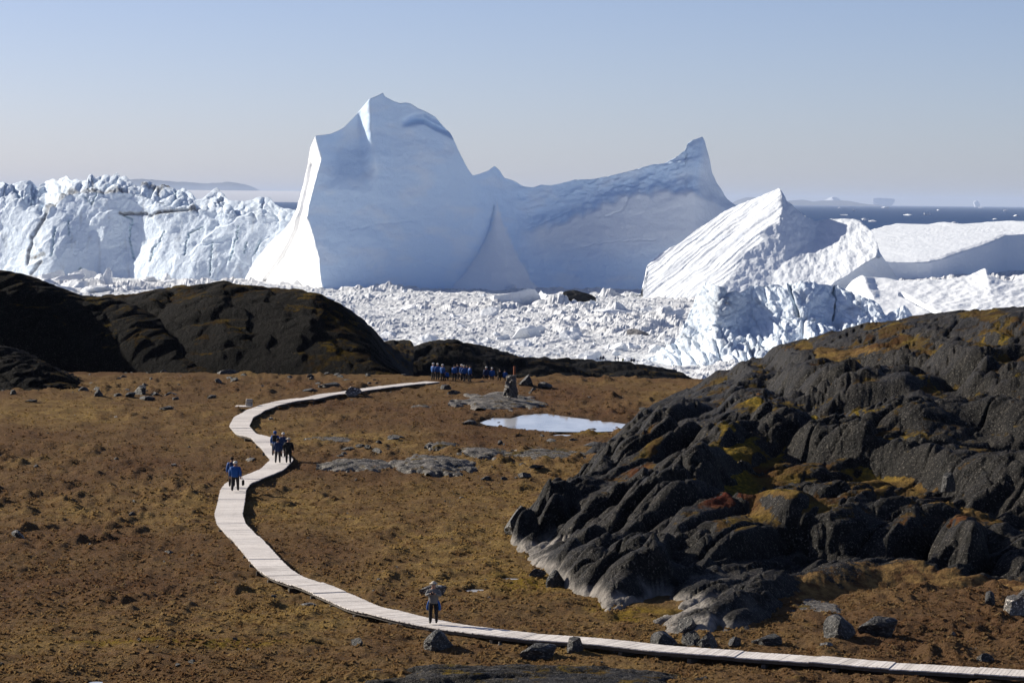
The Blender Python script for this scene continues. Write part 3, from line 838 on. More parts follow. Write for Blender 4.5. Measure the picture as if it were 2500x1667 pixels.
def det_a(px, py, V):
    x, z = V[..., 0], V[..., 2]
    edge = lerp_pts([(-170, 480), (0, 480), (60, 500), (110, 520), (150, 480), (200, 466), (320, 470), (420, 500), (480, 512), (560, 520), (640, 530), (720, 540)], px)
    topb = sst(edge + 26, edge - 8, py)
    f1, f2, ox, oy, ra, rb = vor(x / 13 + 0.3 * fbm(x / 10, z / 10, 721, 2), z / 8.5 + 0.3 * fbm(x / 10, z / 10 + 9, 722, 2), 723)
    e = np.clip((f2 - f1) / 0.4, 0, 1)
    m = topb * (2.6 * e ** 0.5 * (0.3 + ra) - 1.6 + ox * (rb - 0.5) * 8 + oy * 2)
    f1, f2, ox, oy, ra, rb = vor(x / 5.5, z / 4, 725)
    m = m + topb * 1.2 * np.clip((f2 - f1) / 0.4, 0, 1) * (0.2 + ra) - topb * 0.6
    m = m * (1 - 0.6 * sst(14, 3, py - lerp_pts(TOP_A, px)))
    q = 1 - topb * 0.6
    m = m + q * (1.5 * fbm(x / 30 + z / 60, z / 30, 727, 3) + 0.9 * ridged(x / 16 - z / 30, z / 40, 729, 4) + 0.45 * fbm(x / 5, z / 5, 731, 3))
    f1, f2, ox, oy, ra, rb = vor(x / 30 + 0.5 * fbm(x / 20, z / 20, 733, 2), z / 22 + 0.5 * fbm(x / 20 + 9, z / 20, 735, 2), 737)
    m = m + q * 2.0 * ((ra - 0.5) + 1.2 * ox * (rb - 0.5)) * np.clip((f2 - f1) / 0.12, 0, 1)
    for pl in DIRT_A[:4]:
        m = m - 1.4 * sst(5, 0, seg_dist(px, py, pl))
    wpx = px + 5 * fbm(px / 9, py / 7, 739, 3)
    for pl in CRACK_A:
        m = m - 2.2 * sst(2.4, 0.2, seg_dist(wpx, py, pl) + 1.6 * (0.4 + fbm(px / 7, py / 9, 745, 2)))
    return m
def att_a(px, py, V):
    d = np.zeros_like(px); b = np.zeros_like(px)
    wx = px + 4 * fbm(px / 12, py / 12, 741, 3); wy = py + 4 * fbm(px / 12 + 5, py / 12, 743, 3)
    for pl in DIRT_A:
        d = np.maximum(d, sst(8.0, 1.0, seg_dist(wx, wy, pl)))
    for pl in CRACK_A:
        b = np.maximum(b, 0.9 * sst(4.0, 0.3, seg_dist(wx, py, pl)))
    d = np.maximum(d, 0.35 * sst(0.15, 0.6, fbm(px / 18, py / 70, 747, 4)))
    return {'dirt': d, 'blue': b}
bA = berg('iceberg', TOP_A, depth_a, M['ice_rough'], 160, ncol=440, nrow=140, detail=det_a, seed=81, rough=0.5, attrs_fn=att_a, top_noise=1.2, snow_light=0.45)
tag(bA, 'long cracked iceberg with a blocky rubble crest and dirty seams', 'iceberg', 'icebergs in the fjord')

# --- fluted iceberg with a bowl
TOP_F = [(1570, 700), (1577, 671), (1581, 650), (1613, 622), (1662, 593), (1711, 556), (1736, 540), (1768, 518), (1805, 499), (1858, 479), (1903, 459), (1913, 475), (1921, 491), (1940, 507), (1964, 528),
         (1993, 540), (2009, 536), (2046, 535), (2087, 535), (2099, 538), (2128, 564), (2142, 593), (2148, 618), (2177, 658), (2197, 687), (2230, 740)]
F_R1 = [(1905, 440), (1906, 470), (1914, 500), (1900, 545), (1852, 570), (1868, 588), (1828, 612), (1806, 640), (1780, 680), (1740, 720), (1700, 760)]
F_V1 = [(1975, 440), (1985, 500), (2000, 540), (1990, 583), (1950, 610), (1938, 618), (1892, 662), (1880, 700), (1870, 760)]
F_R2 = [(2088, 440), (2090, 536), (2128, 565), (2147, 595), (2138, 628), (2085, 660), (2040, 690), (2000, 715), (1960, 760)]
def depth_f(px, py, t):
    r1 = line_x(F_R1, py); v1 = np.maximum(line_x(F_V1, py), r1 + 12); r2 = np.maximum(line_x(F_R2, py), v1 + 20)
    m = 0.208
    hgt = np.maximum(0, 740 - py) * m
    d0 = 1425 + 1.75 * hgt
    hz_ = 491 + (px - 1250) * ROLL
    dv1 = d0 + (v1 - r1) * m * 0.12
    k2 = 0.55
    dr2 = dv1 - (r2 - v1) * m * k2
    return np.where(px < r1, d0 + (r1 - px) * m * 0.95, np.where(px < v1, d0 + (px - r1) * m * 0.12, np.where(px < r2, dv1 - (px - v1) * m * k2, dr2 + (px - r2) * m * 1.6))) + 0.5 * hgt * sst(1900, 2020, px)
def det_f(px, py, V):
    r1 = line_x(F_R1, py)
    lf = sst(6, -10, px - r1)
    s = (px * 0.62 + py * 0.78) + 8 * fbm(px / 90, py / 90, 751, 2)       # across the flutes
    l = (px * 0.78 - py * 0.62)
    k = 0.5 + 0.5 * fbm(s / 40, l / 120, 753, 2)
    return lf * (0.75 * ridged(s / 7.5, l / 260, 755, 3, 0.5) * (0.25 + k) + 1.5 * fbm(s / 26, l / 260, 757, 3)) + (1 - lf) * 0.7 * fbm(px / 20, py / 20, 759, 3)
bF = berg('iceberg', TOP_F, depth_f, M['ice_smooth'], 90, ncol=360, nrow=160, detail=det_f, seed=91, rough=0.5, top_noise=1.5, snow_light=0.8)
tag(bF, 'tilted iceberg with finely fluted slope and a snowy bowl', 'iceberg', 'icebergs in the fjord')

# --- flat iceberg at the right edge
TOP_H = [(2080, 620), (2110, 575), (2128, 563), (2164, 554), (2193, 548), (2254, 550), (2307, 545), (2348, 548), (2413, 543), (2500, 542), (2600, 545), (2680, 560), (2720, 620)]
EDGE_H = [(2080, 640), (2168, 640), (2242, 641), (2270, 640), (2303, 632), (2356, 613), (2417, 593), (2458, 575), (2500, 573), (2720, 570)]
def depth_h(px, py, t):
    e = lerp_pts(EDGE_H, px)
    hz_ = 491 + (px - 1250) * ROLL
    return 151.6 / (0.06 + (np.minimum(py, e) - hz_) / F) + np.maximum(0, py - e) * -0.03
def det_h(px, py, V):
    e = lerp_pts(EDGE_H, px)
    topm = sst(0, 6, e - py)
    x, y = V[..., 0], V[..., 1]
    s = y + 0.9 * x + 30 * fbm(x / 90, y / 90, 761, 2)
    return topm * 1.3 * ridged(s / 60, x / 300, 763, 3) + (1 - topm) * 0.6 * fbm(px / 30, py / 30, 765, 3)
bH = berg('iceberg', TOP_H, depth_h, M['ice_smooth'], 60, ncol=220, nrow=90, detail=det_h, seed=95, rough=0.5, snow_light=0.8)
tag(bH, 'low flat-topped iceberg with a shaded front wall before the open sea', 'iceberg', 'icebergs in the fjord')

# --- ramp of snow-covered ice with a fin and a small peak
TOP_J = [(1950, 760), (1990, 740), (2040, 722), (2070, 712), (2079, 699), (2083, 683), (2105, 671), (2116, 677), (2160, 679), (2205, 685), (2275, 685), (2315, 683), (2340, 679), (2373, 671), (2405, 656), (2422, 675),
         (2450, 687), (2475, 685), (2491, 675), (2520, 660), (2560, 680), (2620, 690), (2680, 720)]
def depth_j(px, py, t):
    m = 0.18
    hgt = np.maximum(0, 800 - py)
    d = 1185 + hgt * 1.1
    fin = line_x([(2108, 660), (2112, 690), (2130, 720), (2145, 745)], py)
    d = d - 12 * sst(fin + 26, fin, px) * sst(2070, 2090, px) * sst(745, 700, py) + np.maximum(0, fin - px) * 0.30 * sst(760, 720, py)
    d = d - 12 * np.maximum(0, 1 - np.abs(px - 2405 - 0.25 * (py - 656)) / (20 + 1.4 * np.maximum(0, py - 656))) ** 1.5 * sst(770, 690, py)
    return d
def det_j(px, py, V):
    w = sst(2200, 2330, px)
    crack = seg_dist(px + 3 * fbm(px / 10, py / 10, 771, 2), py, [(2200, 718), (2260, 750), (2300, 772)])
    return 0.6 * fbm(px / 40, py / 14, 773, 4) + w * 0.6 * ridged(px / 45 + py / 60, py / 20, 775, 3) - 3.5 * sst(5, 0.5, crack)
bJ = berg('iceberg', TOP_J, depth_j, M['ice_smooth'], 60, ncol=240, nrow=90, detail=det_j, seed=97, rough=0.3, snow_light=0.85)
tag(bJ, 'gently sloping snowy ice ramp with an upright fin above the rock hill', 'iceberg', 'icebergs in the fjord')

# --- near dirty iceberg behind the rock hill
TOP_G = [(1560, 905), (1581, 883), (1630, 863), (1662, 822), (1679, 781), (1699, 732), (1719, 707), (1732, 696), (1748, 711), (1785, 716), (1801, 718), (1834, 703), (1879, 701), (1928, 695), (1981, 693),
         (2001, 701), (2042, 699), (2075, 711), (2107, 732), (2136, 740), (2164, 769), (2185, 758), (2209, 756), (2230, 777), (2270, 800), (2330, 830), (2400, 870)]
def depth_g(px, py, t):
    m = 0.122
    hgt = np.maximum(0, 915 - py) * m
    wall = lerp_pts([(1560, 900), (1680, 830), (1760, 800), (1830, 800), (1900, 790), (2000, 790), (2100, 800), (2400, 840)], px)
    d = 846 + hgt * 1.1 + (2000 - px) * m * 0.55 + np.maximum(0, py - wall) * -0.25
    d = d + np.abs(px - 1745) * 0.05 - 9 * gau(px, py, 1760, 760, 40, 60) - 5 * gau(px, py, 1960, 740, 40, 60) + 5 * gau(px, py, 1830, 760, 40, 60) + 5 * gau(px, py, 2040, 760, 30, 70)
    return d
def det_g(px, py, V):
    x, z = V[..., 0], V[..., 2]
    wx = x + 2 * fbm(x / 6, z / 6, 781, 3); wz = z + 2 * fbm(x / 6 + 9, z / 6, 783, 3)
    m = 0
    low = sst(760, 850, py)
    for sc, amp, sd in ((9.0, 3.0, 785), (4.2, 1.7, 787), (1.9, 0.7, 789)):
        f1, f2, ox, oy, ra, rb = vor(wx / sc, wz / sc * 1.15, sd)
        e = np.clip((f2 - f1) / 0.45, 0, 1)
        m = m + amp * (0.45 + 0.75 * low) * ((1 - (1 - e) ** 2) * (0.35 + 0.65 * ra) - 0.3 + ox * (rb - 0.5) * 1.2)
    m = m + 1.1 * ridged(x / 5 + z / 9, z / 12, 791, 3) * (1 - low)
    for pl in ([(1928, 697), (1940, 740), (1950, 775)], [(2035, 702), (2038, 740), (2032, 785)]):
        m = m - 3.0 * sst(4.5, 0.5, seg_dist(px + 2 * fbm(px / 9, py / 9, 793, 2), py, pl))
    return m
def att_g(px, py, V):
    x, z = V[..., 0], V[..., 2]
    d = 0.45 * sst(0.05, 0.5, fbm(px / 45 - py / 60, py / 60, 795, 4)) * sst(1690, 1740, px) + 0.5 * gau(px, py, 1760, 745, 45, 40) + 0.35 * gau(px, py, 1730, 830, 60, 22)
    b = np.zeros_like(px)
    for pl in ([(1928, 697), (1940, 740), (1950, 775)], [(2035, 702), (2038, 740), (2032, 785)]):
        b = np.maximum(b, 0.8 * sst(4.5, 0.5, seg_dist(px, py, pl)))
    return {'dirt': np.clip(d, 0, 0.7), 'blue': b}
bG = berg('iceberg', TOP_G, depth_g, M['ice_rough'], 40, ncol=380, nrow=150, detail=det_g, seed=99, rough=0.8, attrs_fn=att_g, top_noise=2.0)
tag(bG, 'lumpy dirty-white iceberg rising directly behind the dark rock hill', 'iceberg', 'icebergs in the fjord')

# ------------------------------------------------------------------ far shore, open-water bergs, fog, haze
def far_hills(name, prof, d):
    cols = np.linspace(prof[0][0], prof[-1][0], 90)
    top = lerp_pts(prof, cols) - 0.8 * fbm(cols / 14, cols * 0, 801, 3)
    hz = 491 + (cols - 1250) * ROLL
    zt = np.maximum(P(cols, top, d)[:, 2], 1)
    t = np.linspace(0, 1, 16)[:, None]
    dd = d + 9000 * t - 3500
    x = np.broadcast_to(((cols - 1250) / F * d)[None], (16, len(cols)))
    z = zt[None] * np.sin(np.clip(t, 0, 1) * math.pi) ** 0.8 * (1 + 0.15 * fbm(x / 900, dd / 900 + 0 * x, 803, 3)) - 3
    o = mesh_grid(name, np.stack([x, dd + 0 * x, z], -1), M['far_rock'])
    tag(o, kind='structure')
M['far_rock'] = flat('far_rock', (0.10, 0.10, 0.11), scale=0.002)
far_hills('distant_hills', [(290, 480), (300, 441), (320, 437), (360, 438), (420, 442), (470, 447), (500, 451), (540, 446), (570, 445), (590, 450), (612, 459), (640, 480)], 115000)
far_hills('distant_hills_right', [(1795, 499), (1812, 487), (1830, 481), (1850, 484), (1880, 495), (1960, 487), (1985, 494), (2010, 490), (2060, 489), (2090, 495), (2120, 499)], 95000)

def cut_mesh(name, seed, sub=3, cuts=14, cmin=0.55, cmax=0.9, noise=0.06, nscale=2.0, flatten=True, smooth=False, mat=None):
    """an angular lump about one unit across: a ball cut by random planes, standing on z = 0"""
    r = random.Random(seed)
    bm = bmesh.new()
    bmesh.ops.create_icosphere(bm, subdivisions=sub, radius=1.0)
    v = np.array([x.co[:] for x in bm.verts])
    for _ in range(cuts):
        n = np.array([r.gauss(0, 1), r.gauss(0, 1), r.gauss(0, 0.8)]); n /= np.linalg.norm(n)
        c = r.uniform(cmin, cmax)
        k = np.maximum(0, v @ n - c)
        v = v - k[:, None] * n[None]
    if noise:
        w = fbm(v[:, 0] * nscale + v[:, 2] * 1.3 + seed, v[:, 1] * nscale + v[:, 2] * 0.7, seed, 3)
        v = v * (1 + noise * 2 * w[:, None])
    if flatten:
        v[:, 2] = np.maximum(v[:, 2], -0.35)
    v[:, 2] -= v[:, 2].min()
    ext = np.ptp(v, axis=0)
    v[:, :2] -= (v[:, :2].max(0) + v[:, :2].min(0)) / 2
    v /= ext[None]
    for x, p in zip(bm.verts, v): x.co = p
    bm.normal_update()
    me = bpy.data.meshes.new(name)
    bm.to_mesh(me); bm.free()
    me.polygons.foreach_set('use_smooth', np.full(len(me.polygons), smooth))
    if mat: me.materials.append(mat)
    return me

rng = random.Random(7)
FB = [cut_mesh('berg_bit', 900 + i, 3, 12, 0.35, 0.8, 0.10, mat=M['ice_bit']) for i in range(3)]
for i, (px, pb, w, h, lab) in enumerate([(2036, 497.5, 52, 15, 'faint blocky iceberg on the horizon, farthest towards the fluted iceberg'),
                                         (2158, 499, 62, 12, 'faint long low iceberg on the horizon, middle of three'),
                                         (2384, 501.5, 22, 8, 'tiny faint iceberg on the horizon near the picture edge')]):
    d = 100000.0
    p = P(px, 500, d)
    tag(obj('iceberg', FB[i], loc=(p[0], d, -4), rot=(0, 0, i), scale=(w / F * d, w / F * d * 0.8, (h + 8) / F * d)), lab, 'iceberg', 'icebergs on the horizon')
for i, (px, py, w, h) in enumerate([(2218, 526, 24, 2.2), (2264, 525, 12, 4), (2112, 538, 20, 4), (2130, 541, 16, 3), (2086, 515, 10, 2), (2430, 536, 12, 2), (2330, 545, 14, 3), (2480, 528, 14, 2),
                                    (2160, 508, 14, 2), (2050, 509, 10, 2), (1962, 530, 10, 2), (2395, 508, 12, 2), (2290, 514, 8, 1.5), (2060, 526, 14, 1.6), (2455, 515, 10, 1.5)]):
    q = PZ(px, py, -0.6)
    tag(obj('ice_floe', FB[i % 3], loc=(q[0], q[1], -1.0), rot=(0, 0, i * 1.3), scale=(w / F * q[1], w / F * q[1] * 1.5, max(1.5, (h + 1.5) / F * q[1]))),
        'small white floe drifting on the open blue sea', 'ice floe', 'floes on the open sea')

# ------------------------------------------------------------------ loose ice in the fjord
ICE = [cut_mesh('ice_lump', 940 + i, 3, 11 + i % 4, 0.35, 0.85, 0.12, 2.2, mat=M['ice_bit']) for i in range(8)]
def ice_at(px, py, w, h, label, group=None, var=None, dk=1.0, name='ice_block', mat=None, rz=None):
    q = PZ(px, py, 0.5)
    me = ICE[rng.randrange(8) if var is None else var]
    if mat:
        me = me.copy(); me.materials.clear(); me.materials.append(mat)
    s = w / F * q[1]
    o = obj(name, me, loc=(q[0], q[1] + s * 0.4 * dk, -0.6), rot=(0, 0, rng.uniform(0, 6.28) if rz is None else rz), scale=(s, s * dk, h / F * q[1] + 1.0))
    return tag(o, label, 'ice block', group)
M['dark_ice'] = ice_material('black_ice', (0.018, 0.018, 0.02), dirt=False, bumpk=0.8, bscale=0.6)
M['grey_ice'] = ice_material('dirty_ice', (0.24, 0.23, 0.23), dirt=False, bumpk=0.8, bscale=0.6)
ice_at(1412, 738, 84, 30, 'large black dirt-covered ice block lying on the white brash', var=4, mat=M['dark_ice'], rz=0.15, dk=0.5)
ice_at(1556, 826, 56, 24, 'brown-grey dirty ice lump in the brash near the shore ridge', var=4, mat=M['grey_ice'], rz=0.2)
ice_at(1284, 829, 88, 36, 'wedge-shaped clean ice block in the middle of the brash', var=1, rz=0.4)
ice_at(264, 704, 30, 52, 'slim upright ice pillar below the cracked iceberg', var=3, rz=1.0)
ice_at(1260, 752, 130, 48, 'broad white ice mound in front of the great iceberg', var=0, dk=0.7, rz=0.1)
ice_at(1340, 750, 90, 40, 'white ice mound holding the black ice block', var=5, dk=0.8, rz=0.9)
ice_at(1210, 700, 60, 10, 'low white hummock at the foot of the great iceberg', var=6)
ice_at(1495, 775, 110, 20, 'wide low ice slab between the mound and the fluted iceberg', var=7)
ice_at(1640, 785, 66, 34, 'blue-white wedge of ice beside the lumpy near iceberg', var=1, rz=2.2)
for i, (px, py, w, h) in enumerate([(120, 690, 70, 32), (160, 700, 80, 36), (205, 695, 70, 40), (240, 702, 60, 34), (100, 705, 60, 26), (180, 712, 90, 30), (230, 716, 80, 20), (145, 715, 70, 22),
                                    (285, 712, 50, 12), (360, 690, 40, 16), (404, 688, 26, 22), (412, 692, 44, 10), (505, 690, 40, 12)]):
    ice_at(px, py, w, h, 'white ice lump piled at the foot of the cracked iceberg', 'ice piled below the cracked iceberg')
n = 0
while n < 285:
    px = rng.uniform(780, 1640); py = 706 + 190 * rng.random() ** 1.1
    if py > 850 and px < 950: continue
    k = (py - 690) / 200
    w = (5 + 20 * k) * rng.lognormvariate(0, 0.62)
    w = min(w, 46)
    h = w * rng.uniform(0.25, 0.62)
    ice_at(px, py, w, h, 'loose white ice lump in the brash field', 'ice lumps in the brash')
    n += 1
for i in range(30):
    px = rng.uniform(2080, 2500); py = rng.uniform(790, 840)
    px2 = rng.uniform(300, 580)
    ice_at(px2, rng.uniform(690, 715), rng.uniform(12, 34), rng.uniform(4, 12), 'small white ice lump seen above the dark hill', 'ice lumps above the middle hill')

# ------------------------------------------------------------------ boardwalk
def resample(pts, step):
    d = np.concatenate([[0], np.cumsum(np.linalg.norm(np.diff(pts, axis=0), axis=1))])
    s = np.arange(0, d[-1], step)
    return np.stack([np.interp(s, d, pts[:, i]) for i in range(3)], -1), s
cl, ss = resample(BW, 0.155)
ksm = 4
pad = np.concatenate([np.repeat(cl[:1], ksm, 0), cl, np.repeat(cl[-1:], ksm, 0)])
cl = sum(pad[i:i + len(cl)] for i in range(2 * ksm + 1)) / (2 * ksm + 1)
lev = 0.05 * gn2(ss / 4.1, ss * 0, 55) + 0.06 * (rnd(np.floor(ss / 3.1), ss * 0, 56) - 0.5)
cl[:, 2] = DECK + lev
tg = np.gradient(cl, axis=0); tg[:, 2] = 0
tg /= np.linalg.norm(tg, axis=1, keepdims=True)
ang = np.arctan2(tg[:, 1], tg[:, 0])
bw = empty('boardwalk', tuple(cl[-1]))
bw.location = (0, 0, 0)
tag(bw, 'long winding boardwalk of weathered grey planks crossing the brown heath', 'boardwalk')
def box_mesh(name, sx, sy, sz, mat, bev=0.0):
    bm = bmesh.new()
    bmesh.ops.create_cube(bm, size=1.0)
    for v in bm.verts: v.co = (v.co.x * sx, v.co.y * sy, v.co.z * sz)
    if bev: bmesh.ops.bevel(bm, geom=bm.edges[:], offset=bev, segments=1, affect='EDGES')
    me = bpy.data.meshes.new(name)
    bm.to_mesh(me); bm.free()
    me.materials.append(mat)
    return me
WID = 1.56
pm = box_mesh('plank', 0.142, WID, 0.045, M['board'])
dist = np.hypot(cl[:, 0], cl[:, 1])
pxs, pys = proj(cl)
vis = (pxs > -20) & (pxs < 2520)
order = np.argsort(np.where(vis, dist, 1e9))
single = set(order[:300].tolist())
bmv, bmf = [], []
cub = np.array([(x, y, z) for x in (-.5, .5) for y in (-.5, .5) for z in (-.5, .5)])
cf = [(0, 1, 3, 2), (4, 6, 7, 5), (0, 4, 5, 1), (2, 3, 7, 6), (0, 2, 6, 4), (1, 5, 7, 3)]
for i in range(len(cl)):
    jy = rng.uniform(-0.025, 0.025); jz = rng.uniform(-0.004, 0.004); ja = rng.uniform(-0.006, 0.006)
    nrm = np.array((-tg[i, 1], tg[i, 0], 0))
    c = cl[i] + nrm * jy + np.array((0, 0, jz))
    if i in single:
        obj('plank', pm, bw, loc=tuple(c), rot=(0, 0, ang[i] + ja))
    else:
        ca, sa = math.cos(ang[i] + ja), math.sin(ang[i] + ja)
        q = cub * np.array((0.142, WID, 0.045))
        q = np.stack([q[:, 0] * ca - q[:, 1] * sa, q[:, 0] * sa + q[:, 1] * ca, q[:, 2]], -1) + c
        k = len(bmv)
        bmv.extend(map(tuple, q)); bmf.extend([tuple(k + a for a in f) for f in cf])
me = bpy.data.meshes.new('planking'); me.from_pydata(bmv, [], bmf); me.materials.append(M['board'])
tag(obj('planking', me, bw), kind='stuff')
for side in (-1, 1):
    off = np.stack([-tg[:, 1], tg[:, 0], 0 * tg[:, 0]], -1) * side * (WID / 2 - 0.12)
    c = cl + off
    nn = np.stack([-tg[:, 1], tg[:, 0], 0 * tg[:, 0]], -1) * 0.035
    zt = np.array((0, 0, -0.026)); zb = np.array((0, 0, -0.16))
    V = np.stack([c - nn + zt, c + nn + zt, c + nn + zb, c - nn + zb, c - nn + zt], 1)
    o = mesh_grid('beam', V, M['beam'], smooth=False); o.parent = bw
sup = box_mesh('support', 0.16, 1.5, 0.22, M['beam'])
for i in range(8, len(cl), 19):
    obj('support', sup, bw, loc=(cl[i, 0], cl[i, 1], cl[i, 2] - 0.31), rot=(0, 0, ang[i]))

# ------------------------------------------------------------------ rocks on the plain
def outcrop(name, x0, x1, yb, h, label, tone, seed, depth=None, group=None, yt=None, sink=0.35, pal=0.0, mossb=0.0):
    """a low ice-worn rock: an ellipse of rock standing out of the heath, its near edge at photo row yb"""
    pA, pB = PZ(x0, yb, GZ), PZ(x1, yb, GZ)
    w = pB[0] - pA[0]
    dp = depth or w * 0.5
    cx, cy = (pA[0] + pB[0]) / 2, pA[1] + dp / 2
    nx, ny = int(np.clip(w / 0.07, 50, 150)), int(np.clip(dp / 0.10, 40, 90))
    u, v = np.meshgrid(np.linspace(-1.12, 1.12, nx), np.linspace(-1.12, 1.12, ny))
    x, y = cx + u * w / 2, cy + v * dp / 2
    r = np.sqrt(u ** 2 + v ** 2) + 0.65 * fbm(x / (w * 0.28), y / (dp * 0.25), seed, 3)
    hh = 0.55 * h / F * cy
    z = np.clip(1 - r ** 2, -1, 1)
    z = np.where(z > 0, z ** 0.40, z * 1.5) * hh * (1 - 0.35 * sst(-0.2, 1.0, u))
    h1, _ = whaleback(x, y, seed + 3, (w * 0.55, dp * 0.22), 0.12, hh * 0.30, 0.02)
    h2, _ = whaleback(x, y, seed + 5, (w * 0.18, dp * 0.07), 0.12, hh * 0.10, 0.01, 0.4)
    k = np.clip(z / hh * 2, 0, 1)
    z = z + k * (h1 - hh * 0.22) + k * (h2 - hh * 0.07) + 0.03 * fbm(x / 0.3, y / 0.3, seed + 7, 2)
    g = ground_z(x, y, False)
    V = np.stack([x, y, g - 0.04 + z], -1)
    V[..., 2] = np.maximum(V[..., 2], g - 0.7)
    nz = np.abs(grid_normals(V)[..., 2])
    moss = sst(0.7, 0.98, nz) * 0.3 + 0.55 * fbm(x / 1.5, y / 2, seed + 9, 3) - 0.02 + mossb
    zero = np.zeros_like(z)
    o = mesh_grid(name, V, M[tone], attrs={'moss': moss, 'pale': zero + pal * np.clip(0.3 + 2.4 * fbm(x / 2.2, y / 1.2, seed + 11, 4), 0, 1), 'yellow': zero + 0.2, 'red': zero})
    return tag(o, label, 'rock', group)
OG = 'low rock outcrops in the heath'
outcrop('rock_outcrop', 772, 957, 1158, 34, 'streaked grey rock slab, end nearest the boardwalk bend', 'rock_slab', 1001, 9, OG, pal=0.45)
outcrop('rock_outcrop', 950, 1155, 1160, 42, 'broad grey whaleback slab with a white quartz vein', 'rock_slab', 1011, 11, OG, pal=0.5)
outcrop('rock_outcrop', 1038, 1130, 1108, 26, 'small rounded rock hump behind the broad grey slab', 'rock_slab', 1021, 6, OG, pal=0.35)
outcrop('rock_outcrop', 1105, 1255, 1122, 28, 'pale streaked rock rib running towards the dark hill', 'rock_slab', 1031, 7, OG, pal=0.6)
outcrop('rock_outcrop', 1240, 1425, 1122, 22, 'flat dull rock sheet beside the dark hill foot', 'rock_slab', 1041, 8, OG, pal=0.3, mossb=0.1)
outcrop('rock_outcrop', 745, 868, 1078, 12, 'thin mossy rock rib above the boardwalk walkers', 'rock_slab', 1051, 4, OG, pal=0.3, mossb=0.15)
cairn_base = outcrop('rock_outcrop', 1105, 1335, 1000, 26, 'flat rock knoll under the stone cairn', 'rock_slab', 1061, 19, OG, pal=0.5)
outcrop('rock_outcrop', 1000, 1050, 995, 9, 'little grey rock back left of the cairn knoll', 'rock_slab', 1071, 4, OG, pal=0.3)
outcrop('rock_outcrop', 930, 1700, 1700, 62, 'wide dark rock at the bottom edge of the picture', 'rock', 1081, 6.5, OG, pal=0.12, mossb=0.05)
outcrop('rock_outcrop', 1930, 2060, 1500, 16, 'narrow pale rock strip at the grassy hill foot', 'rock_slab', 1091, 5, OG, pal=0.4)
outcrop('rock_outcrop', 2300, 2405, 1600, 20, 'tilted grey slab right of the split boulder', 'rock_slab', 1101, 2.5, OG, pal=0.4)

BR = [cut_mesh('boulder_shape', 1200 + i, 3, 11 + i % 5, 0.4, 0.8, 0.05, 2.5) for i in range(8)]
BRT = {}
def rock_me(i, tone):
    if (i, tone) not in BRT:
        me = BR[i].copy(); me.materials.clear(); me.materials.append(M[tone]); BRT[(i, tone)] = me
    return BRT[(i, tone)]
def boulder(x0, x1, yb, h, label, tone='rock_grey', var=0, rz=0.0, dk=0.8, group=None, d=None, name='boulder', sink=0.12, tilt=0.0, z0=None):
    c = PZ((x0 + x1) / 2, yb, GZ) if d is None else P((x0 + x1) / 2, yb, d)
    w = (x1 - x0) / F * c[1]
    hh = h / F * c[1]
    y = c[1] + w * dk * 0.35
    z = gz(c[0], y) if d is None else c[2]
    cs, sn = abs(math.cos(rz)), abs(math.sin(rz))
    s = w / math.hypot(cs, sn * dk)
    o = obj(name, rock_me(var, tone), loc=(c[0], y, z - hh * sink), rot=(0, tilt, rz), scale=(s, s * dk, hh * (1 + sink)))
    return tag(o, label, 'boulder', group)
BG = 'boulders lying on the heath'
boulder(1032, 1108, 1592, 46, 'pointed pale-sided boulder below the standing photographer', 'rock_grey', 0, 0.3, 0.8, BG)
boulder(1265, 1361, 1603, 42, 'blocky grey boulder in front of the boardwalk', 'rock_grey', 1, 0.15, 0.7, BG)
boulder(1372, 1428, 1594, 38, 'triangular pale boulder touching the boardwalk edge', 'rock_grey', 2, 0.6, 0.8, BG)
boulder(1590, 1658, 1580, 36, 'rough dark boulder first in the row behind the boardwalk', 'rock_plain', 3, 0.4, 0.8, BG)
boulder(1658, 1712, 1579, 36, 'second rounded dark boulder in the row behind the boardwalk', 'rock_plain', 4, 1.1, 0.8, BG)
boulder(1698, 1760, 1582, 38, 'leaning pale-faced boulder in the row behind the boardwalk', 'rock_grey', 5, 0.2, 0.7, BG)
boulder(1774, 1816, 1577, 24, 'small dark boulder behind the boardwalk past the pale one', 'rock_plain', 6, 0.7, 0.8, BG)
boulder(1836, 1916, 1580, 27, 'long low dark boulder ending the row behind the boardwalk', 'rock_plain', 7, 0.1, 0.5, BG)
boulder(2016, 2098, 1568, 54, 'smaller half of the split black boulder', 'rock_plain', 3, 0.5, 0.9, BG)
boulder(2094, 2196, 1560, 50, 'larger half of the split black boulder', 'rock_plain', 1, 0.0, 0.8, BG)
boulder(2398, 2440, 1484, 34, 'dark pointed boulder near the picture edge', 'rock_plain', 0, 0.9, 0.8, BG)
boulder(2434, 2520, 1503, 52, 'big pale angular boulder cut by the picture edge', 'rock_pale', 2, 0.4, 0.8, BG)
boulder(2480, 2570, 1470, 46, 'dark boulder behind the pale angular one', 'rock_plain', 5, 0.4, 0.8, BG)
boulder(1022, 1092, 1448, 25, 'white-ended oblong boulder right behind the photographer', 'rock_pale', 1, 0.0, 0.5, BG)
boulder(838, 884, 969, 22, 'grey boulder with a lit face beside the far boardwalk', 'rock_pale', 6, 0.3, 0.8, BG)
boulder(774, 836, 949, 13, 'flat dark boulder behind the far boardwalk', 'rock_plain', 7, 0.0, 0.5, BG)
boulder(728, 776, 956, 9, 'thin dark boulder just left of the flat dark one', 'rock_plain', 4, 0.2, 0.5, BG)
boulder(848, 888, 1580, 22, 'speckled boulder among tufts left of the pointed one', 'rock_grey', 4, 0.8, 0.8, BG)
boulder(1266, 1312, 949, 27, 'round dark boulder right behind the cairn', 'rock_plain', 5, 0.6, 0.9, BG)
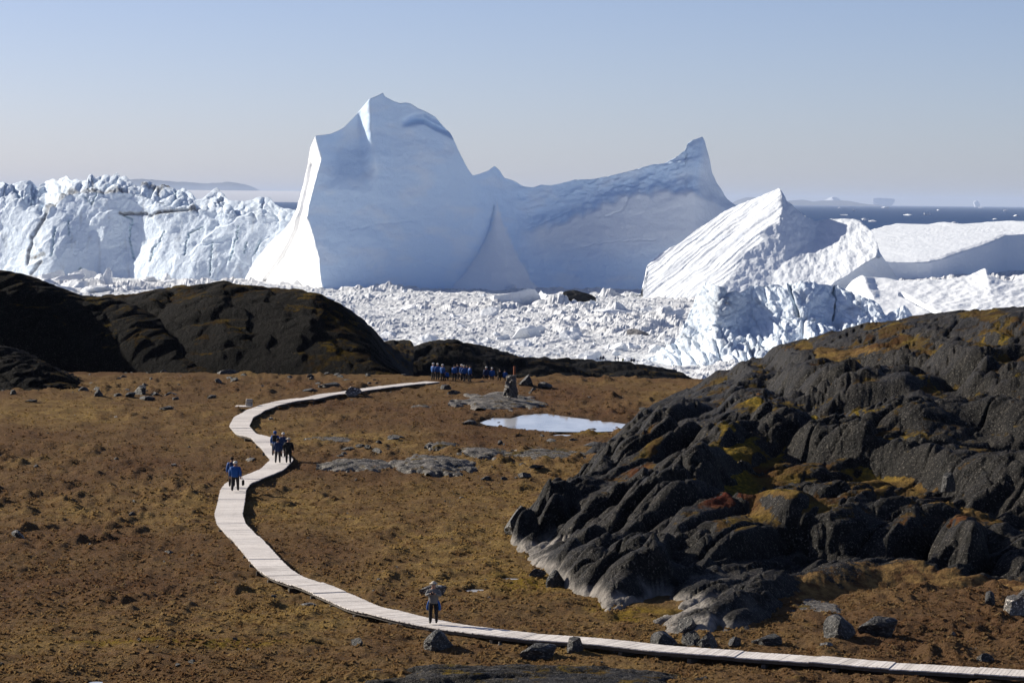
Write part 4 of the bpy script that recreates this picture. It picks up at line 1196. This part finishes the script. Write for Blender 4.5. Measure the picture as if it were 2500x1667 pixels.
boulder(1315, 1352, 949, 13, 'low dark boulder to the right of the round one', 'rock_plain', 3, 0.6, 0.9, BG)
boulder(1066, 1104, 953, 12, 'dark boulder in the grass below the blue crowd', 'rock_plain', 2, 0.6, 0.9, BG)
boulder(502, 528, 972, 11, 'lone dark boulder left of the far boardwalk bend', 'rock_plain', 1, 0.6, 0.9, BG)
boulder(228, 252, 974, 17, 'pointed dark boulder at the foot of the near mound', 'rock_plain', 0, 0.6, 0.9, BG)
boulder(388, 424, 1005, 8, 'flat dark boulder alone in the left heath', 'rock_plain', 7, 0.1, 0.7, BG)
boulder(1424, 1462, 1045, 9, 'grey stone standing in the pond', 'rock_plain', 4, 0.1, 0.7, BG)
boulder(1212, 1226, 1028, 7, 'dark stone at the end of the pond', 'rock_plain', 3, 0.1, 0.7, BG)
boulder(1290, 1335, 1410, 22, 'tan-faced boulder at the foot of the dark hill', 'rock_grey', 6, 0.1, 0.7, BG)
boulder(1330, 1385, 1432, 42, 'angular pale boulder split from the dark hill', 'rock_plain', 0, 0.5, 0.7, BG)
boulder(1220, 1300, 1305, 72, 'smooth leaning boulder at the tip of the dark hill', 'rock_plain', 6, 0.5, 0.8, BG, tilt=0.25)
boulder(1640, 1705, 1545, 40, 'whitish rounded boulder at the front of the dark hill', 'rock_grey', 4, 0.5, 0.8, BG)
boulder(2290, 2338, 1196, 42, 'dark boulder perched on the grassy shelf of the hill', 'rock_plain', 2, 0.5, 0.8, BG, d=148)
for i, (a, b, c, h) in enumerate([(276, 300, 970, 9), (300, 330, 972, 12), (322, 360, 966, 22), (340, 375, 976, 9), (365, 395, 968, 10), (395, 434, 966, 9), (300, 318, 958, 8), (420, 440, 975, 7), (190, 215, 955, 14), (60, 90, 985, 8), (20, 40, 965, 12)]):
    boulder(a, b, c, h, 'dark broken rock in the rubble patch below the near mound', 'rock_plain', i % 8, i * 0.7, 0.8, 'rubble rocks by the near mound')
for i, (a, b, c, h) in enumerate([(916, 934, 1086, 9), (940, 975, 1082, 8), (832, 864, 1101, 9), (866, 890, 1094, 8), (888, 910, 1100, 11), (905, 936, 1112, 12), (950, 985, 1075, 9), (820, 842, 1115, 7), (1212, 1232, 1090, 11), (1330, 1358, 1084, 9), (1425, 1475, 1095, 8),
                                  (1172, 1198, 1170, 10), (1264, 1300, 1170, 14), (1222, 1238, 1168, 7), (1290, 1330, 1150, 8), (1128, 1160, 1040, 10), (1560, 1580, 1000, 6), (1290, 1300, 960, 5), (1170, 1185, 932, 4)]):
    boulder(a, b, c, h, 'small grey stone in the heath around the grey slabs', 'rock_grey' if i % 2 else 'rock_plain', i % 8, i * 0.9, 0.8, 'stones around the grey slabs', name='stone')
sl = [(732, 775, 1475, 7, 'flat pale slab lying left of the near boardwalk'), (1094, 1128, 1549, 7, 'flat whitish slab poking out under the boardwalk'), (594, 628, 1122, 7, 'pale lit stone beside the pair of walkers'),
      (655, 668, 1028, 5, 'tiny white stone inside the boardwalk bend'), (2320, 2336, 1552, 12, 'small pinkish stone above the tilted slab'), (1818, 1830, 1542, 9, 'small orange-tan stone at the hill front'),
      (2000, 2034, 1586, 8, 'flat whitish stone above the boardwalk near the split boulder'), (1216, 1226, 1576, 9, 'small round white stone below the boardwalk')]
for i, (a, b, c, h, lab) in enumerate(sl):
    boulder(a, b, c, h, lab, 'rock_pale', i % 8, i * 0.5, 0.8, 'pale stones on the heath', name='stone')
for k in range(46):
    px = rng.uniform(120, 1000); py = rng.uniform(906, 938) + (px < 250) * rng.uniform(0, 30)
    c = PZ(px, py, GZ)
    if float(seg_dist(np.array([c[0]]), np.array([c[1]]), BW[:, :2])[0]) < 1.6: continue
    w = rng.lognormvariate(-0.45, 0.5)
    o = obj('stone', rock_me(rng.randrange(8), 'rock_plain'), loc=(c[0], c[1], gz(c[0], c[1]) - w * 0.12), rot=(0, 0, rng.uniform(0, 6.3)), scale=(w, w * rng.uniform(0.6, 1), w * rng.uniform(0.25, 0.5)))
    tag(o, 'dark stone strewn along the foot of the black hills', 'stone', 'stones at the foot of the hills')
cnt = 0
while cnt < 95:
    px = rng.uniform(0, 2500); py = 940 + 700 * rng.random() ** 1.6
    if px > 1230 + max(0, (1340 - py)) * 0.9 and py < 1560 and px > 1240: continue
    c = PZ(px, py, GZ)
    if float(seg_dist(np.array([c[0]]), np.array([c[1]]), BW[:, :2])[0]) < 1.3: continue
    w = rng.lognormvariate(-1.35, 0.45)
    o = obj('stone', rock_me(rng.randrange(8), rng.choice(['rock_grey', 'rock_plain', 'rock_grey', 'rock_pale'])), loc=(c[0], c[1], gz(c[0], c[1]) - w * 0.12),
            rot=(0, 0, rng.uniform(0, 6.3)), scale=(w, w * rng.uniform(0.6, 1), w * rng.uniform(0.3, 0.6)))
    tag(o, 'small stone scattered on the open brown heath', 'stone', 'stones scattered over the heath')
    cnt += 1

# ------------------------------------------------------------------ place-words for members of the small groups
ORD = ['first', 'second', 'third', 'fourth', 'fifth', 'sixth', 'seventh', 'eighth', 'ninth', 'tenth', 'eleventh', 'twelfth', 'thirteenth', 'fourteenth', 'fifteenth',
       'sixteenth', 'seventeenth', 'eighteenth', 'nineteenth', 'twentieth']
for grp, txt in (('ice piled below the cracked iceberg', 'of the white ice lumps piled below the cracked iceberg'), ('floes on the open sea', 'of the small white floes on the open sea'),
                 ('rubble rocks by the near mound', 'of the dark rocks in the rubble below the near mound'), ('stones around the grey slabs', 'of the small stones lying around the grey slabs')):
    mem = sorted([o for o in C.objects if o.get('group') == grp], key=lambda o: proj(np.array(o.location))[0])
    for k, o in enumerate(mem):
        o['label'] = ORD[k] + ' from the left ' + txt

# ------------------------------------------------------------------ dry grass and dwarf shrubs on the plain
def tuft_material():
    m = MT('dry_tufts', 1.0, 0.05)
    a = m.noise(0.045, 4, 0.6, m.mapped((1, 0.5, 1)))
    c = m.ramp(a, [(0.38, (0.128, 0.067, 0.036)), (0.46, (0.175, 0.105, 0.050)), (0.54, (0.240, 0.153, 0.064)), (0.62, (0.325, 0.216, 0.076))])
    c = m.mix(m.ramp(m.noise(0.5, 5, 0.65), [(0.40, 0.0), (0.62, 0.8)]), c, (0.160, 0.088, 0.042))
    c = m.mix(m.ramp(m.noise(3.0, 3), [(0.5, 0.0), (0.7, 0.5)]), c, (0.36, 0.27, 0.13))
    m.color(c)
    tr = m.n.new('ShaderNodeBsdfTranslucent')
    m.l.new(c, tr.inputs['Color'])
    mx = m.n.new('ShaderNodeMixShader')
    mx.inputs[0].default_value = 0.42
    m.l.new(m.b.outputs[0], mx.inputs[1]); m.l.new(tr.outputs[0], mx.inputs[2])
    m.l.new(mx.outputs[0], m.n['Material Output'].inputs['Surface'])
    return m.m
M['tuft'] = tuft_material()
nr = np.random.default_rng(5)
NT = 62000
tpx = nr.uniform(-40, 2540, NT); tpy = 925 + 760 * nr.random(NT)
td = 18 * F / (tpy - 491 - (tpx - 1250) * ROLL)
tx = (tpx - 1250) / F * td
keep = (seg_dist(tx, td, BW[:, :2]) > 0.95) & (td < 295)
hb = hill_base(tx, td / 2.2)
keep &= hb < GZ + 0.2
dens = fbm(tx / 3.0, td / 5.0, 1301, 3)
keep &= nr.random(NT) < 0.35 + 0.65 * sst(-0.25, 0.3, dens)
tx, td = tx[keep], td[keep]
tz, twet = ground_z(tx, td)
ok = twet < 0.35
tx, td, tz = tx[ok], td[ok], tz[ok]
n = len(tx)
hgt = 0.04 + 0.11 * nr.random(n) ** 2
wid = 0.06 + 0.16 * nr.random(n)
a0 = nr.uniform(0, 6.28, n)
tv, tf = [], []
for k in range(3):
    a = a0 + k * 1.05
    dx, dy = np.cos(a) * wid, np.sin(a) * wid
    lx, ly = nr.normal(0, 0.05, n), nr.normal(0, 0.05, n)
    tv.append(np.stack([np.stack([tx - dx, td - dy, tz - 0.02], -1), np.stack([tx + dx, td + dy, tz - 0.02], -1),
                        np.stack([tx + dx * 0.3 + lx, td + dy * 0.3 + ly, tz + hgt * (0.7 + 0.3 * k / 2)], -1)], 1).reshape(-1, 3))
tv = np.concatenate(tv)
me = bpy.data.meshes.new('heath_tufts')
me.vertices.add(len(tv)); me.vertices.foreach_set('co', tv.reshape(-1).astype(np.float32))
me.loops.add(len(tv)); me.loops.foreach_set('vertex_index', np.arange(len(tv), dtype=np.int32))
me.polygons.add(len(tv) // 3); me.polygons.foreach_set('loop_start', np.arange(0, len(tv), 3, dtype=np.int32))
me.update(calc_edges=True)
me.materials.append(M['tuft'])
tag(obj('grass', me), 'dry brown grass and dwarf shrub tufts covering the plain', 'grass', kind='stuff')

# ------------------------------------------------------------------ cairn, post, seat
M['cairn'] = rock_material('cairn_stone', base=5.0, attrs=False, local=True)
cb = PZ(1247, 968, GZ + 0.6)
cd = cb[1]
cairn_d = cd
K = cd / F
cz = 50 - (970 - 491) * K
cairn = empty('cairn', (float(P(1247, 968, cd)[0]), cd, cz))
tag(cairn, 'stacked stone cairn on the flat rock knoll', 'cairn')
for lvl in range(9):
    z = lvl * 0.215
    rad = 0.72 - 0.048 * lvl
    m_ = max(3, int(8 - lvl * 0.45))
    for k in range(m_):
        a = k / m_ * 6.28 + lvl * 0.55 + rng.uniform(-0.2, 0.2)
        rr = rad * rng.uniform(0.55, 0.72)
        sx = rng.uniform(0.42, 0.62)
        obj('stone', rock_me(rng.randrange(8), 'cairn'), cairn, loc=(rr * math.cos(a), rr * math.sin(a), z - 0.02),
            rot=(rng.uniform(-.12, .12), rng.uniform(-.12, .12), a + rng.uniform(-.4, .4)), scale=(sx, rng.uniform(0.34, 0.5), rng.uniform(0.24, 0.31)))
    obj('stone', rock_me(lvl % 8, 'cairn'), cairn, loc=(rng.uniform(-.06, .06), rng.uniform(-.06, .06), z), rot=(0, 0, lvl), scale=(rad * 1.1, rad * 1.0, 0.27))
pp = P(1255, 968, cd + 1.3)
hpost = (968 - 893) * K
pme = box_mesh('post', 0.16, 0.16, hpost, M['post'], 0.015)
tag(obj('post', pme, loc=(pp[0], pp[1], pp[2] + hpost / 2), rot=(0, 0.01, 0.3)), 'upright rust-brown post behind the stone cairn', 'post')
M['seat'] = flat('weathered_block', (0.34, 0.31, 0.28))
q0 = PZ(608, 990, GZ + 0.3)
seat = empty('block_bench', (q0[0], q0[1], DECK))
tag(seat, 'stacked block bench at the bend of the far boardwalk', 'bench')
w0 = 17 / F * q0[1]
obj('base_slab', box_mesh('base_slab', w0, w0 * 0.8, w0 * 0.48, M['seat'], 0.05), seat, loc=(0, 0, w0 * 0.23))
obj('top_slab', box_mesh('top_slab', w0 * 0.97, w0 * 0.85, w0 * 0.46, M['seat'], 0.06), seat, loc=(0.02, 0, w0 * 0.715), rot=(0, 0.02, 0.12))
lan = empty('landing', (q0[0] - 0.1, q0[1], 0))
tag(lan, 'short plank landing under the block seat', 'landing')
for k in range(9):
    obj('plank', box_mesh('plank', 0.142, 1.5, 0.045, M['board']) if k == 0 else pm_l, lan, loc=((k - 4) * 0.155 - 0.35, 0, DECK - 0.05))
    if k == 0: pm_l = lan.children[0].data

# ------------------------------------------------------------------ people
def col_mat(name, c, rough=0.8):
    return flat(name, c, rough, 0.18, 9.0)
M['skin'] = col_mat('skin', (0.42, 0.24, 0.17))
M['blue'] = col_mat('blue_jacket', (0.012, 0.075, 0.27), 0.65)
M['navy'] = col_mat('navy_jacket', (0.012, 0.028, 0.085), 0.7)
M['black'] = col_mat('black_cloth', (0.012, 0.012, 0.014))
M['grey'] = col_mat('grey_sweater', (0.16, 0.155, 0.15))
M['trouser'] = col_mat('dark_trousers', (0.022, 0.020, 0.022))
M['white'] = col_mat('white_cloth', (0.72, 0.70, 0.66))
M['hair'] = col_mat('dark_hair', (0.02, 0.014, 0.010))
M['tan'] = col_mat('tan_hat', (0.50, 0.44, 0.36))
M['green'] = col_mat('yellow_green_jacket', (0.30, 0.34, 0.07))
M['boot'] = col_mat('boots', (0.03, 0.025, 0.02))

def skin_mesh(name, V, E, R, mats, emat, root=0, sub=1):
    me = bpy.data.meshes.new(name)
    me.from_pydata([tuple(v) for v in V], E, [])
    o = bpy.data.objects.new(name, me)
    C.objects.link(o)
    o.modifiers.new('s', 'SKIN')
    for i, d in enumerate(me.skin_vertices[0].data):
        d.radius = R[i]
        d.use_root = (i == root)
    sb = o.modifiers.new('u', 'SUBSURF'); sb.levels = sub; sb.render_levels = sub
    dg = bpy.context.evaluated_depsgraph_get()
    out = bpy.data.meshes.new_from_object(o.evaluated_get(dg))
    bpy.data.objects.remove(o)
    out.name = name
    out.materials.clear()
    for m_ in mats: out.materials.append(m_)
    A_ = np.array([V[a] for a, b in E]); B_ = np.array([V[b] for a, b in E]); em = np.array(emat)
    for p in out.polygons:
        c = np.array(p.center)
        dv = B_ - A_
        t = np.clip(((c - A_) * dv).sum(1) / ((dv * dv).sum(1) + 1e-9), 0, 1)
        k = np.argmin(np.linalg.norm(A_ + dv * t[:, None] - c, axis=1))
        p.material_index = int(em[k]); p.use_smooth = True
    return out

def add_hand(me, wrist, dirv, outv, mi):
    """palm, four bent fingers of different length and a thumb from the side of the palm"""
    bm = bmesh.new(); bm.from_mesh(me)
    d = Vector(dirv).normalized(); o = Vector(outv).normalized(); n = d.cross(o).normalized(); o = n.cross(d)
    def chain(pts, rad):
        rings = []
        for p, r in zip(pts, rad):
            rings.append([bm.verts.new(p + o * (r * math.cos(t)) + n * (r * math.sin(t))) for t in (0.785, 2.356, 3.927, 5.498)])
        for a, b in zip(rings[:-1], rings[1:]):
            for i in range(4):
                f = bm.faces.new((a[i], a[(i + 1) % 4], b[(i + 1) % 4], b[i])); f.material_index = mi
        for rr in (rings[0], rings[-1]):
            f = bm.faces.new(rr); f.material_index = mi
    w = Vector(wrist)
    chain([w - d * 0.02, w + d * 0.03, w + d * 0.09], [0.028, 0.040, 0.042])
    for k, (off, ln) in enumerate(((-0.03, 0.06), (-0.010, 0.075), (0.010, 0.08), (0.03, 0.07))):
        b0 = w + d * 0.085 + o * off
        chain([b0, b0 + d * ln * 0.55 + n * 0.012, b0 + d * ln * 0.9 + n * 0.04], [0.010, 0.009, 0.007])
    t0 = w + d * 0.035 + o * 0.035
    chain([t0, t0 + d * 0.03 + o * 0.025 + n * 0.01, t0 + d * 0.06 + o * 0.03 + n * 0.02], [0.012, 0.010, 0.008])
    bm.to_mesh(me); bm.free()

def person(loc, face, label, jacket='blue', pose='stand', hat=None, hair='hair', height=1.72, pack=None, trousers='trouser', group=None, jl=1.0, sx=1.0, waist_jacket=False, swing=0.0, bag=False, hood=False):
    """face: heading in radians, 0 = walking away from the camera; the Empty stands at the feet"""
    k = height / 1.72
    root = empty('person', loc)
    root.rotation_euler = (0, 0, face)
    root.scale = (k * sx * 1.1, k * sx * 1.1, k)
    tag(root, label, 'person', group)
    sw = {'walk': 0.22 + swing, 'stand': 0.02, 'photo': 0.03, 'crouch': 0.0, 'sit': 0.0, 'lean': 0.05}[pose]
    hipz, lean = 0.92, 0.0
    if pose == 'crouch': hipz, lean = 0.42, 0.42
    if pose == 'sit': hipz, lean = 0.48, 0.10
    if pose == 'lean': hipz, lean = 0.88, 0.35
    V, E, R, em = [], [], [], []
    def add(p, r, par=None, m_=0):
        V.append(p); R.append(r if isinstance(r, tuple) else (r, r))
        if par is not None:
            E.append((par, len(V) - 1)); em.append(m_)
        return len(V) - 1
    up_ = lambda z: (0, lean * max(0, z - 0) * 1.0, 0)
    py_ = 0.0
    pel = add((0, 0, hipz), (0.15, 0.11))
    zs = lambda f: hipz + f
    ly = lambda f: lean * f
    belly = add((0, ly(0.22), zs(0.20 * (1 - lean * 0.5))), (0.145, 0.105), pel, 2)
    chest = add((0, ly(0.46), zs(0.42 * (1 - lean * 0.6))), (0.165, 0.115), belly, 2)
    ny, nz_ = ly(0.60), zs(0.54 * (1 - lean * 0.6))
    neck = add((0, ny, nz_), (0.055, 0.055), chest, 0)
    chin = add((0, ny + 0.035, nz_ + 0.075), (0.072, 0.078), neck, 0)
    mid = add((0, ny + 0.03, nz_ + 0.16), (0.082, 0.100), chin, 0)
    crown = add((0, ny + 0.015, nz_ + 0.235), (0.060, 0.075), mid, 0)
    nose = add((0, ny + 0.135, nz_ + 0.13), (0.016, 0.016), mid, 0)
    hands = []
    arm_pts = {}
    for s_ in (-1, 1):
        sh = (s_ * 0.185, ly(0.46), zs(0.44 * (1 - lean * 0.6)))
        if pose == 'photo':
            el = (s_ * 0.27, 0.08, zs(0.24)); wr = (s_ * 0.07, 0.30, zs(0.36))
        elif pose in ('crouch', 'sit'):
            el = (s_ * 0.24, sh[1] + 0.08, sh[2] - 0.26); wr = (s_ * 0.17, sh[1] + 0.28, sh[2] - 0.36)
        else:
            o_ = -s_ * sw * 0.5
            el = (s_ * 0.245, sh[1] + o_ * 0.5 - 0.02, sh[2] - 0.28); wr = (s_ * 0.255, sh[1] + o_ + 0.05, sh[2] - 0.53)
        a1 = add(sh, 0.062, chest, 2)
        a2 = add(el, 0.047, a1, 2)
        a3 = add(wr, 0.032, a2, 0)
        arm_pts[s_] = (sh, el, wr)
        hands.append((wr, tuple(b - a for a, b in zip(el, wr)), (-s_ * 0.3, 0.6, 0.1)))
        # legs
        fy = s_ * sw
        hp = add((s_ * 0.095, 0, hipz - 0.06), 0.108, pel, 1)
        if pose == 'crouch':
            kn = (s_ * 0.14, 0.36, 0.46); an = (s_ * 0.12, 0.02, 0.09)
        elif pose == 'sit':
            kn = (s_ * 0.12, 0.44, 0.50); an = (s_ * 0.12, 0.46, 0.09)
        else:
            kn = (s_ * 0.105, fy * 0.55 + 0.03, 0.49); an = (s_ * 0.11, fy - (0.05 if fy < 0 else 0), 0.09 + (0.04 if fy < -0.1 else 0))
        k1 = add(kn, 0.080, hp, 1)
        k2 = add(an, 0.060, k1, 1)
        ft = add((an[0], an[1] + 0.15, an[2] - 0.05), (0.042, 0.034), k2, 3)
    body = skin_mesh('body', V, E, R, [M['skin'], M[trousers], M[jacket], M['boot']], em)
    for h_ in hands: add_hand(body, h_[0], h_[1], h_[2], 0)
    obj('body', body, root)
    hc = Vector(V[mid])
    # eyes and ears are tiny but there
    bm = bmesh.new()
    for s_ in (-1, 1):
        bmesh.ops.create_icosphere(bm, subdivisions=1, radius=0.011, matrix=Matrix.Translation(hc + Vector((s_ * 0.033, 0.088, 0.0))))
    me = bpy.data.meshes.new('eyes'); bm.to_mesh(me); bm.free(); me.materials.append(M['black'])
    obj('eyes', me, root)
    bm = bmesh.new()
    for s_ in (-1, 1):
        bmesh.ops.create_icosphere(bm, subdivisions=1, radius=0.03, matrix=Matrix.Translation(hc + Vector((s_ * 0.088, -0.01, -0.01))) @ Matrix.Diagonal((0.4, 0.7, 1.0, 1)))
    me = bpy.data.meshes.new('ears'); bm.to_mesh(me); bm.free(); me.materials.append(M['skin'])
    obj('ears', me, root)
    # jacket over the trunk and arms
    JV, JE, JR, jm = [], [], [], []
    def ja(p, r, par=None):
        JV.append(p); JR.append(r if isinstance(r, tuple) else (r, r))
        if par is not None: JE.append((par, len(JV) - 1)); jm.append(0)
        return len(JV) - 1
    hem = hipz - (0.10 if pose not in ('sit', 'crouch') else -0.02) * jl
    b0 = ja((0, ly(0.15) * 0.6, hipz + 0.14), (0.20, 0.155))
    b1 = ja((0, 0.0, hem), (0.215, 0.165), b0)
    b2 = ja((0, V[chest][1], V[chest][2]), (0.205, 0.145), b0)
    b3 = ja((0, V[neck][1], V[neck][2] - 0.02), (0.095, 0.085), b2)
    for s_ in (-1, 1):
        sh, el, wr = arm_pts[s_]
        a1 = ja(sh, 0.092, b2); a2 = ja(el, 0.074, a1)
        a3 = ja(tuple(e + (w_ - e) * 0.92 for e, w_ in zip(el, wr)), 0.058, a2)
    obj('jacket' if jacket != 'grey' else 'sweater', skin_mesh('jacket', JV, JE, JR, [M[jacket]], jm), root)
    # hair or hat or hood
    def cap_mesh(nm, rad, zoff, mat, brim=0.0, low=-0.15, long=0.0):
        bm = bmesh.new()
        bmesh.ops.create_uvsphere(bm, u_segments=14, v_segments=9, radius=1.0)
        for v in bm.verts:
            v.co.z = max(v.co.z, low)
        for v in bm.verts:
            back = max(0, -v.co.y)
            if v.co.z <= low + 1e-4: v.co.z -= back * (0.55 + long)
            v.co = Vector((v.co.x * rad[0], v.co.y * rad[1], v.co.z * rad[2])) + hc + Vector((0, -0.008, zoff))
        if brim:
            bmesh.ops.create_cone(bm, cap_ends=True, segments=16, radius1=brim, radius2=brim * 0.85, depth=0.02, matrix=Matrix.Translation(hc + Vector((0, 0.01, zoff + 0.012))))
        me = bpy.data.meshes.new(nm); bm.to_mesh(me); bm.free()
        me.materials.append(mat)
        for p in me.polygons: p.use_smooth = True
        return obj(nm, me, root)
    if hood: cap_mesh('hood', (0.118, 0.132, 0.125), 0.0, M[jacket], low=-0.8)
    else:
        cap_mesh('hair', (0.100, 0.118, 0.105), 0.022, M[hair])
        if hat: cap_mesh('hat', (0.106, 0.124, 0.108), 0.036, M[hat], brim=0.0 if hat == 'white' else 0.17, low=-0.02)
    if pack:
        me = box_mesh('backpack', 0.30, 0.17, 0.44, M[pack], 0.05)
        obj('backpack', me, root, loc=(0, V[chest][1] - 0.22, V[chest][2] - 0.10), rot=(-lean, 0, 0))
    if bag:
        me = box_mesh('shoulder_bag', 0.11, 0.26, 0.34, M['boot'], 0.05)
        b_ = obj('shoulder_bag', me, root, loc=(0.36, 0.03, 0.50))
        obj('strap', box_mesh('strap', 0.02, 0.03, 0.34, M['tan']), root, loc=(0.32, 0.03, 0.78), rot=(0, -0.25, 0))
    if waist_jacket:
        JV, JE, JR, jm = [], [], [], []
        c0 = ja((0, 0, 1.03), (0.18, 0.14))
        c1_ = ja((0, 0, 0.94), (0.21, 0.16), c0)
        for s_ in (-1, 1):
            t1 = ja((s_ * 0.17, -0.06, 0.85), 0.085, c1_)
            t2 = ja((s_ * 0.22, -0.07, 0.66), 0.075, t1)
            t3 = ja((s_ * 0.22, -0.05, 0.52), 0.045, t2)
        obj('tied_jacket', skin_mesh('tied_jacket', JV, JE, JR, [M['blue']], jm), root)
        obj('camera', box_mesh('camera', 0.14, 0.08, 0.09, M['black'], 0.012), root, loc=(0, 0.36, 1.30))
    return root

def on_deck(px, py):
    q = PZ(px, py, DECK + 0.03)
    return (q[0], q[1], DECK + 0.03)
PI = math.pi
person(on_deck(1058, 1521), PI - 0.08, 'person facing us in a hat with a blue jacket tied at the waist', 'grey', 'photo', 'tan', height=1.74, trousers='black', waist_jacket=True)
person(on_deck(574, 1199), 0.0, 'person in a bright blue jacket walking away with a grey head and dark bag', 'blue', 'walk', 'white', height=1.80, sx=1.15, jl=1.2, bag=True, group='pair walking on the boardwalk')
person(on_deck(566, 1189), 0.1, 'dark-haired person with a pack just ahead of the bag carrier', 'blue', 'walk', None, height=1.84, pack='navy', jl=1.2, group='pair walking on the boardwalk', swing=-0.4)
person(on_deck(678, 1131), 0.0, 'person in navy jacket and black trousers, front left of the four walkers', 'navy', 'walk', None, height=1.68, group='four walkers on the boardwalk', jl=1.1)
person(on_deck(704, 1131), 0.05, 'person all in black at the right of the four walkers', 'black', 'walk', 'tan', height=1.70, sx=1.1, trousers='black', group='four walkers on the boardwalk', swing=-0.45, jl=1.2)
person(on_deck(671, 1113), 0.0, 'hooded person with dark backpack, left of the four walkers', 'blue', 'walk', None, height=1.72, pack='black', hood=True, group='four walkers on the boardwalk')
person(on_deck(691, 1116), 0.0, 'person in blue with pale cap behind the other three walkers', 'navy', 'walk', 'white', height=1.68, group='four walkers on the boardwalk', swing=-0.4)
CG = 'crowd in blue jackets at the end of the boardwalk'
def on_ground(px, py, dz=0.0, d=None):
    q = PZ(px, py, GZ) if d is None else P(px, py, d)
    z = gz(q[0], q[1]) if d is None else q[2]
    return (q[0], q[1], z + dz)
for (px, py, h, pose, hat, lab, kw) in [
    (1057, 929, 1.72, 'stand', 'white', 'white-capped person in blue, first in the crowd from the boardwalk end', {}),
    (1068, 930, 1.65, 'stand', 'white', 'white-capped person in blue, second in the crowd', {}),
    (1080, 931, 1.68, 'stand', 'white', 'white-capped person in a long blue coat, third in the crowd', {'jl': 1.6}),
    (1092, 931, 1.70, 'crouch', None, 'crouching person in light blue beside the first three', {}),
    (1109, 932, 1.62, 'stand', None, 'bareheaded person in blue just right of the croucher', {}),
    (1117, 929, 1.60, 'stand', None, 'dark-haired person in navy half hidden behind the bareheaded one', {'jacket': 'navy'}),
    (1127, 930, 1.62, 'stand', 'white', 'person in blue half covered by the striding one', {}),
    (1133, 932, 1.62, 'walk', 'tan', 'striding person in blue with tan hat in the middle of the crowd', {}),
    (1140, 929, 1.60, 'stand', None, 'person in navy between the tan hat and the tall coat', {'jacket': 'navy'}),
    (1147, 932, 1.70, 'stand', None, 'person in a long bright blue coat closing the main crowd', {'jl': 1.8})]:
    j = kw.pop('jacket', 'blue')
    person(on_ground(px, py), rng.uniform(-1.2, 1.2), lab, j, pose, hat, height=h, group=CG, **kw)
for (px, py, h, pose, hat, lab, j) in [
    (1187, 936, 1.70, 'stand', 'white', 'white-capped person standing apart, first of two beyond the rise', 'navy'),
    (1201, 937, 1.65, 'stand', 'white', 'white-capped person standing apart, second of two beyond the rise', 'blue'),
    (1221, 930, 1.65, 'sit', None, 'person in black sitting left of the cairn', 'black'),
    (1232, 931, 1.60, 'sit', None, 'person in blue sitting right beside the cairn', 'blue')]:
    person(on_ground(px, py, 0, 289 if pose == 'stand' else 284), rng.uniform(-0.8, 0.8), lab, j, pose, hat, height=h, group='visitors near the cairn')
RG = 'visitors on the shore ridge'
def bench(px, py, d, lab):
    q = P(px, py, d)
    b = empty('bench', tuple(q))
    tag(b, lab, 'bench', 'benches on the shore ridge')
    obj('seat', box_mesh('seat', 2.6, 0.45, 0.07, M['beam']), b, loc=(0, 0, 0.48))
    for x_ in (-1.05, 1.05):
        obj('leg', box_mesh('leg', 0.10, 0.40, 0.48, M['beam']), b, loc=(x_, 0, 0.22), rot=(0, 0.15 * x_, 0))
    return q
bench(1468, 879.5, 741, 'bench with two dark sitters, farther left on the shore ridge')
bench(1546, 885.5, 741, 'bench with two dark sitters, farther right on the shore ridge')
for (px, py, h, pose, lab, j) in [(1467, 879.5, 1.6, 'sit', 'dark sitter at the left end of the left ridge bench', 'black'), (1473, 879.5, 1.75, 'sit', 'taller dark sitter at the right end of the left ridge bench', 'navy'),
                                  (1502, 882.5, 1.45, 'stand', 'person in blue standing on the ridge left of the stooping one', 'blue'), (1510, 882, 1.5, 'lean', 'stooping person in deep blue on the shore ridge', 'blue'),
                                  (1521, 884, 1.6, 'sit', 'person in yellow-green sitting on the shore ridge', 'green'),
                                  (1542, 885.5, 1.7, 'sit', 'dark sitter at the left end of the right ridge bench', 'black'), (1548, 885.5, 1.7, 'sit', 'dark sitter at the right end of the right ridge bench', 'navy')]:
    person(tuple(P(px, py, 741)), 0.2 if pose == 'sit' else 1.2, lab, j, pose, None, height=h, group=RG)

# ------------------------------------------------------------------ fog bank and haze
def volume_box(name, x0, x1, y0, y1, z0, z1, dens, colr, aniso=0.0, verts=None):
    me = bpy.data.meshes.new(name)
    q = [(x, y, z) for x in (x0, x1) for y in (y0, y1) for z in (z0, z1)]
    me.from_pydata(q, [], cf)
    me.validate(); me.update()
    bm = bmesh.new(); bm.from_mesh(me); bmesh.ops.recalc_face_normals(bm, faces=bm.faces[:]); bm.to_mesh(me); bm.free()
    m = bpy.data.materials.new(name)
    m.use_nodes = True
    nt = m.node_tree
    nt.nodes.clear()
    v = nt.nodes.new('ShaderNodeVolumePrincipled')
    v.inputs['Color'].default_value = (*colr, 1)
    v.inputs['Density'].default_value = dens
    v.inputs['Anisotropy'].default_value = aniso
    out = nt.nodes.new('ShaderNodeOutputMaterial')
    nt.links.new(v.outputs[0], out.inputs['Volume'])
    me.materials.append(m)
    return obj(name, me)
hz = volume_box('haze', -75000, 75000, -500, 160000, -15, 480, 1.1e-5, (0.68, 0.80, 1.0))
tag(hz, 'pale blue sea haze over the whole fjord', 'haze', kind='stuff')
fb = volume_box('fog_bank', -9500, -3000, 42000, 47000, 0, 170, 7e-4, (0.97, 0.96, 0.96))
tag(fb, 'low white fog bank below the distant hills', 'fog bank', kind='stuff')
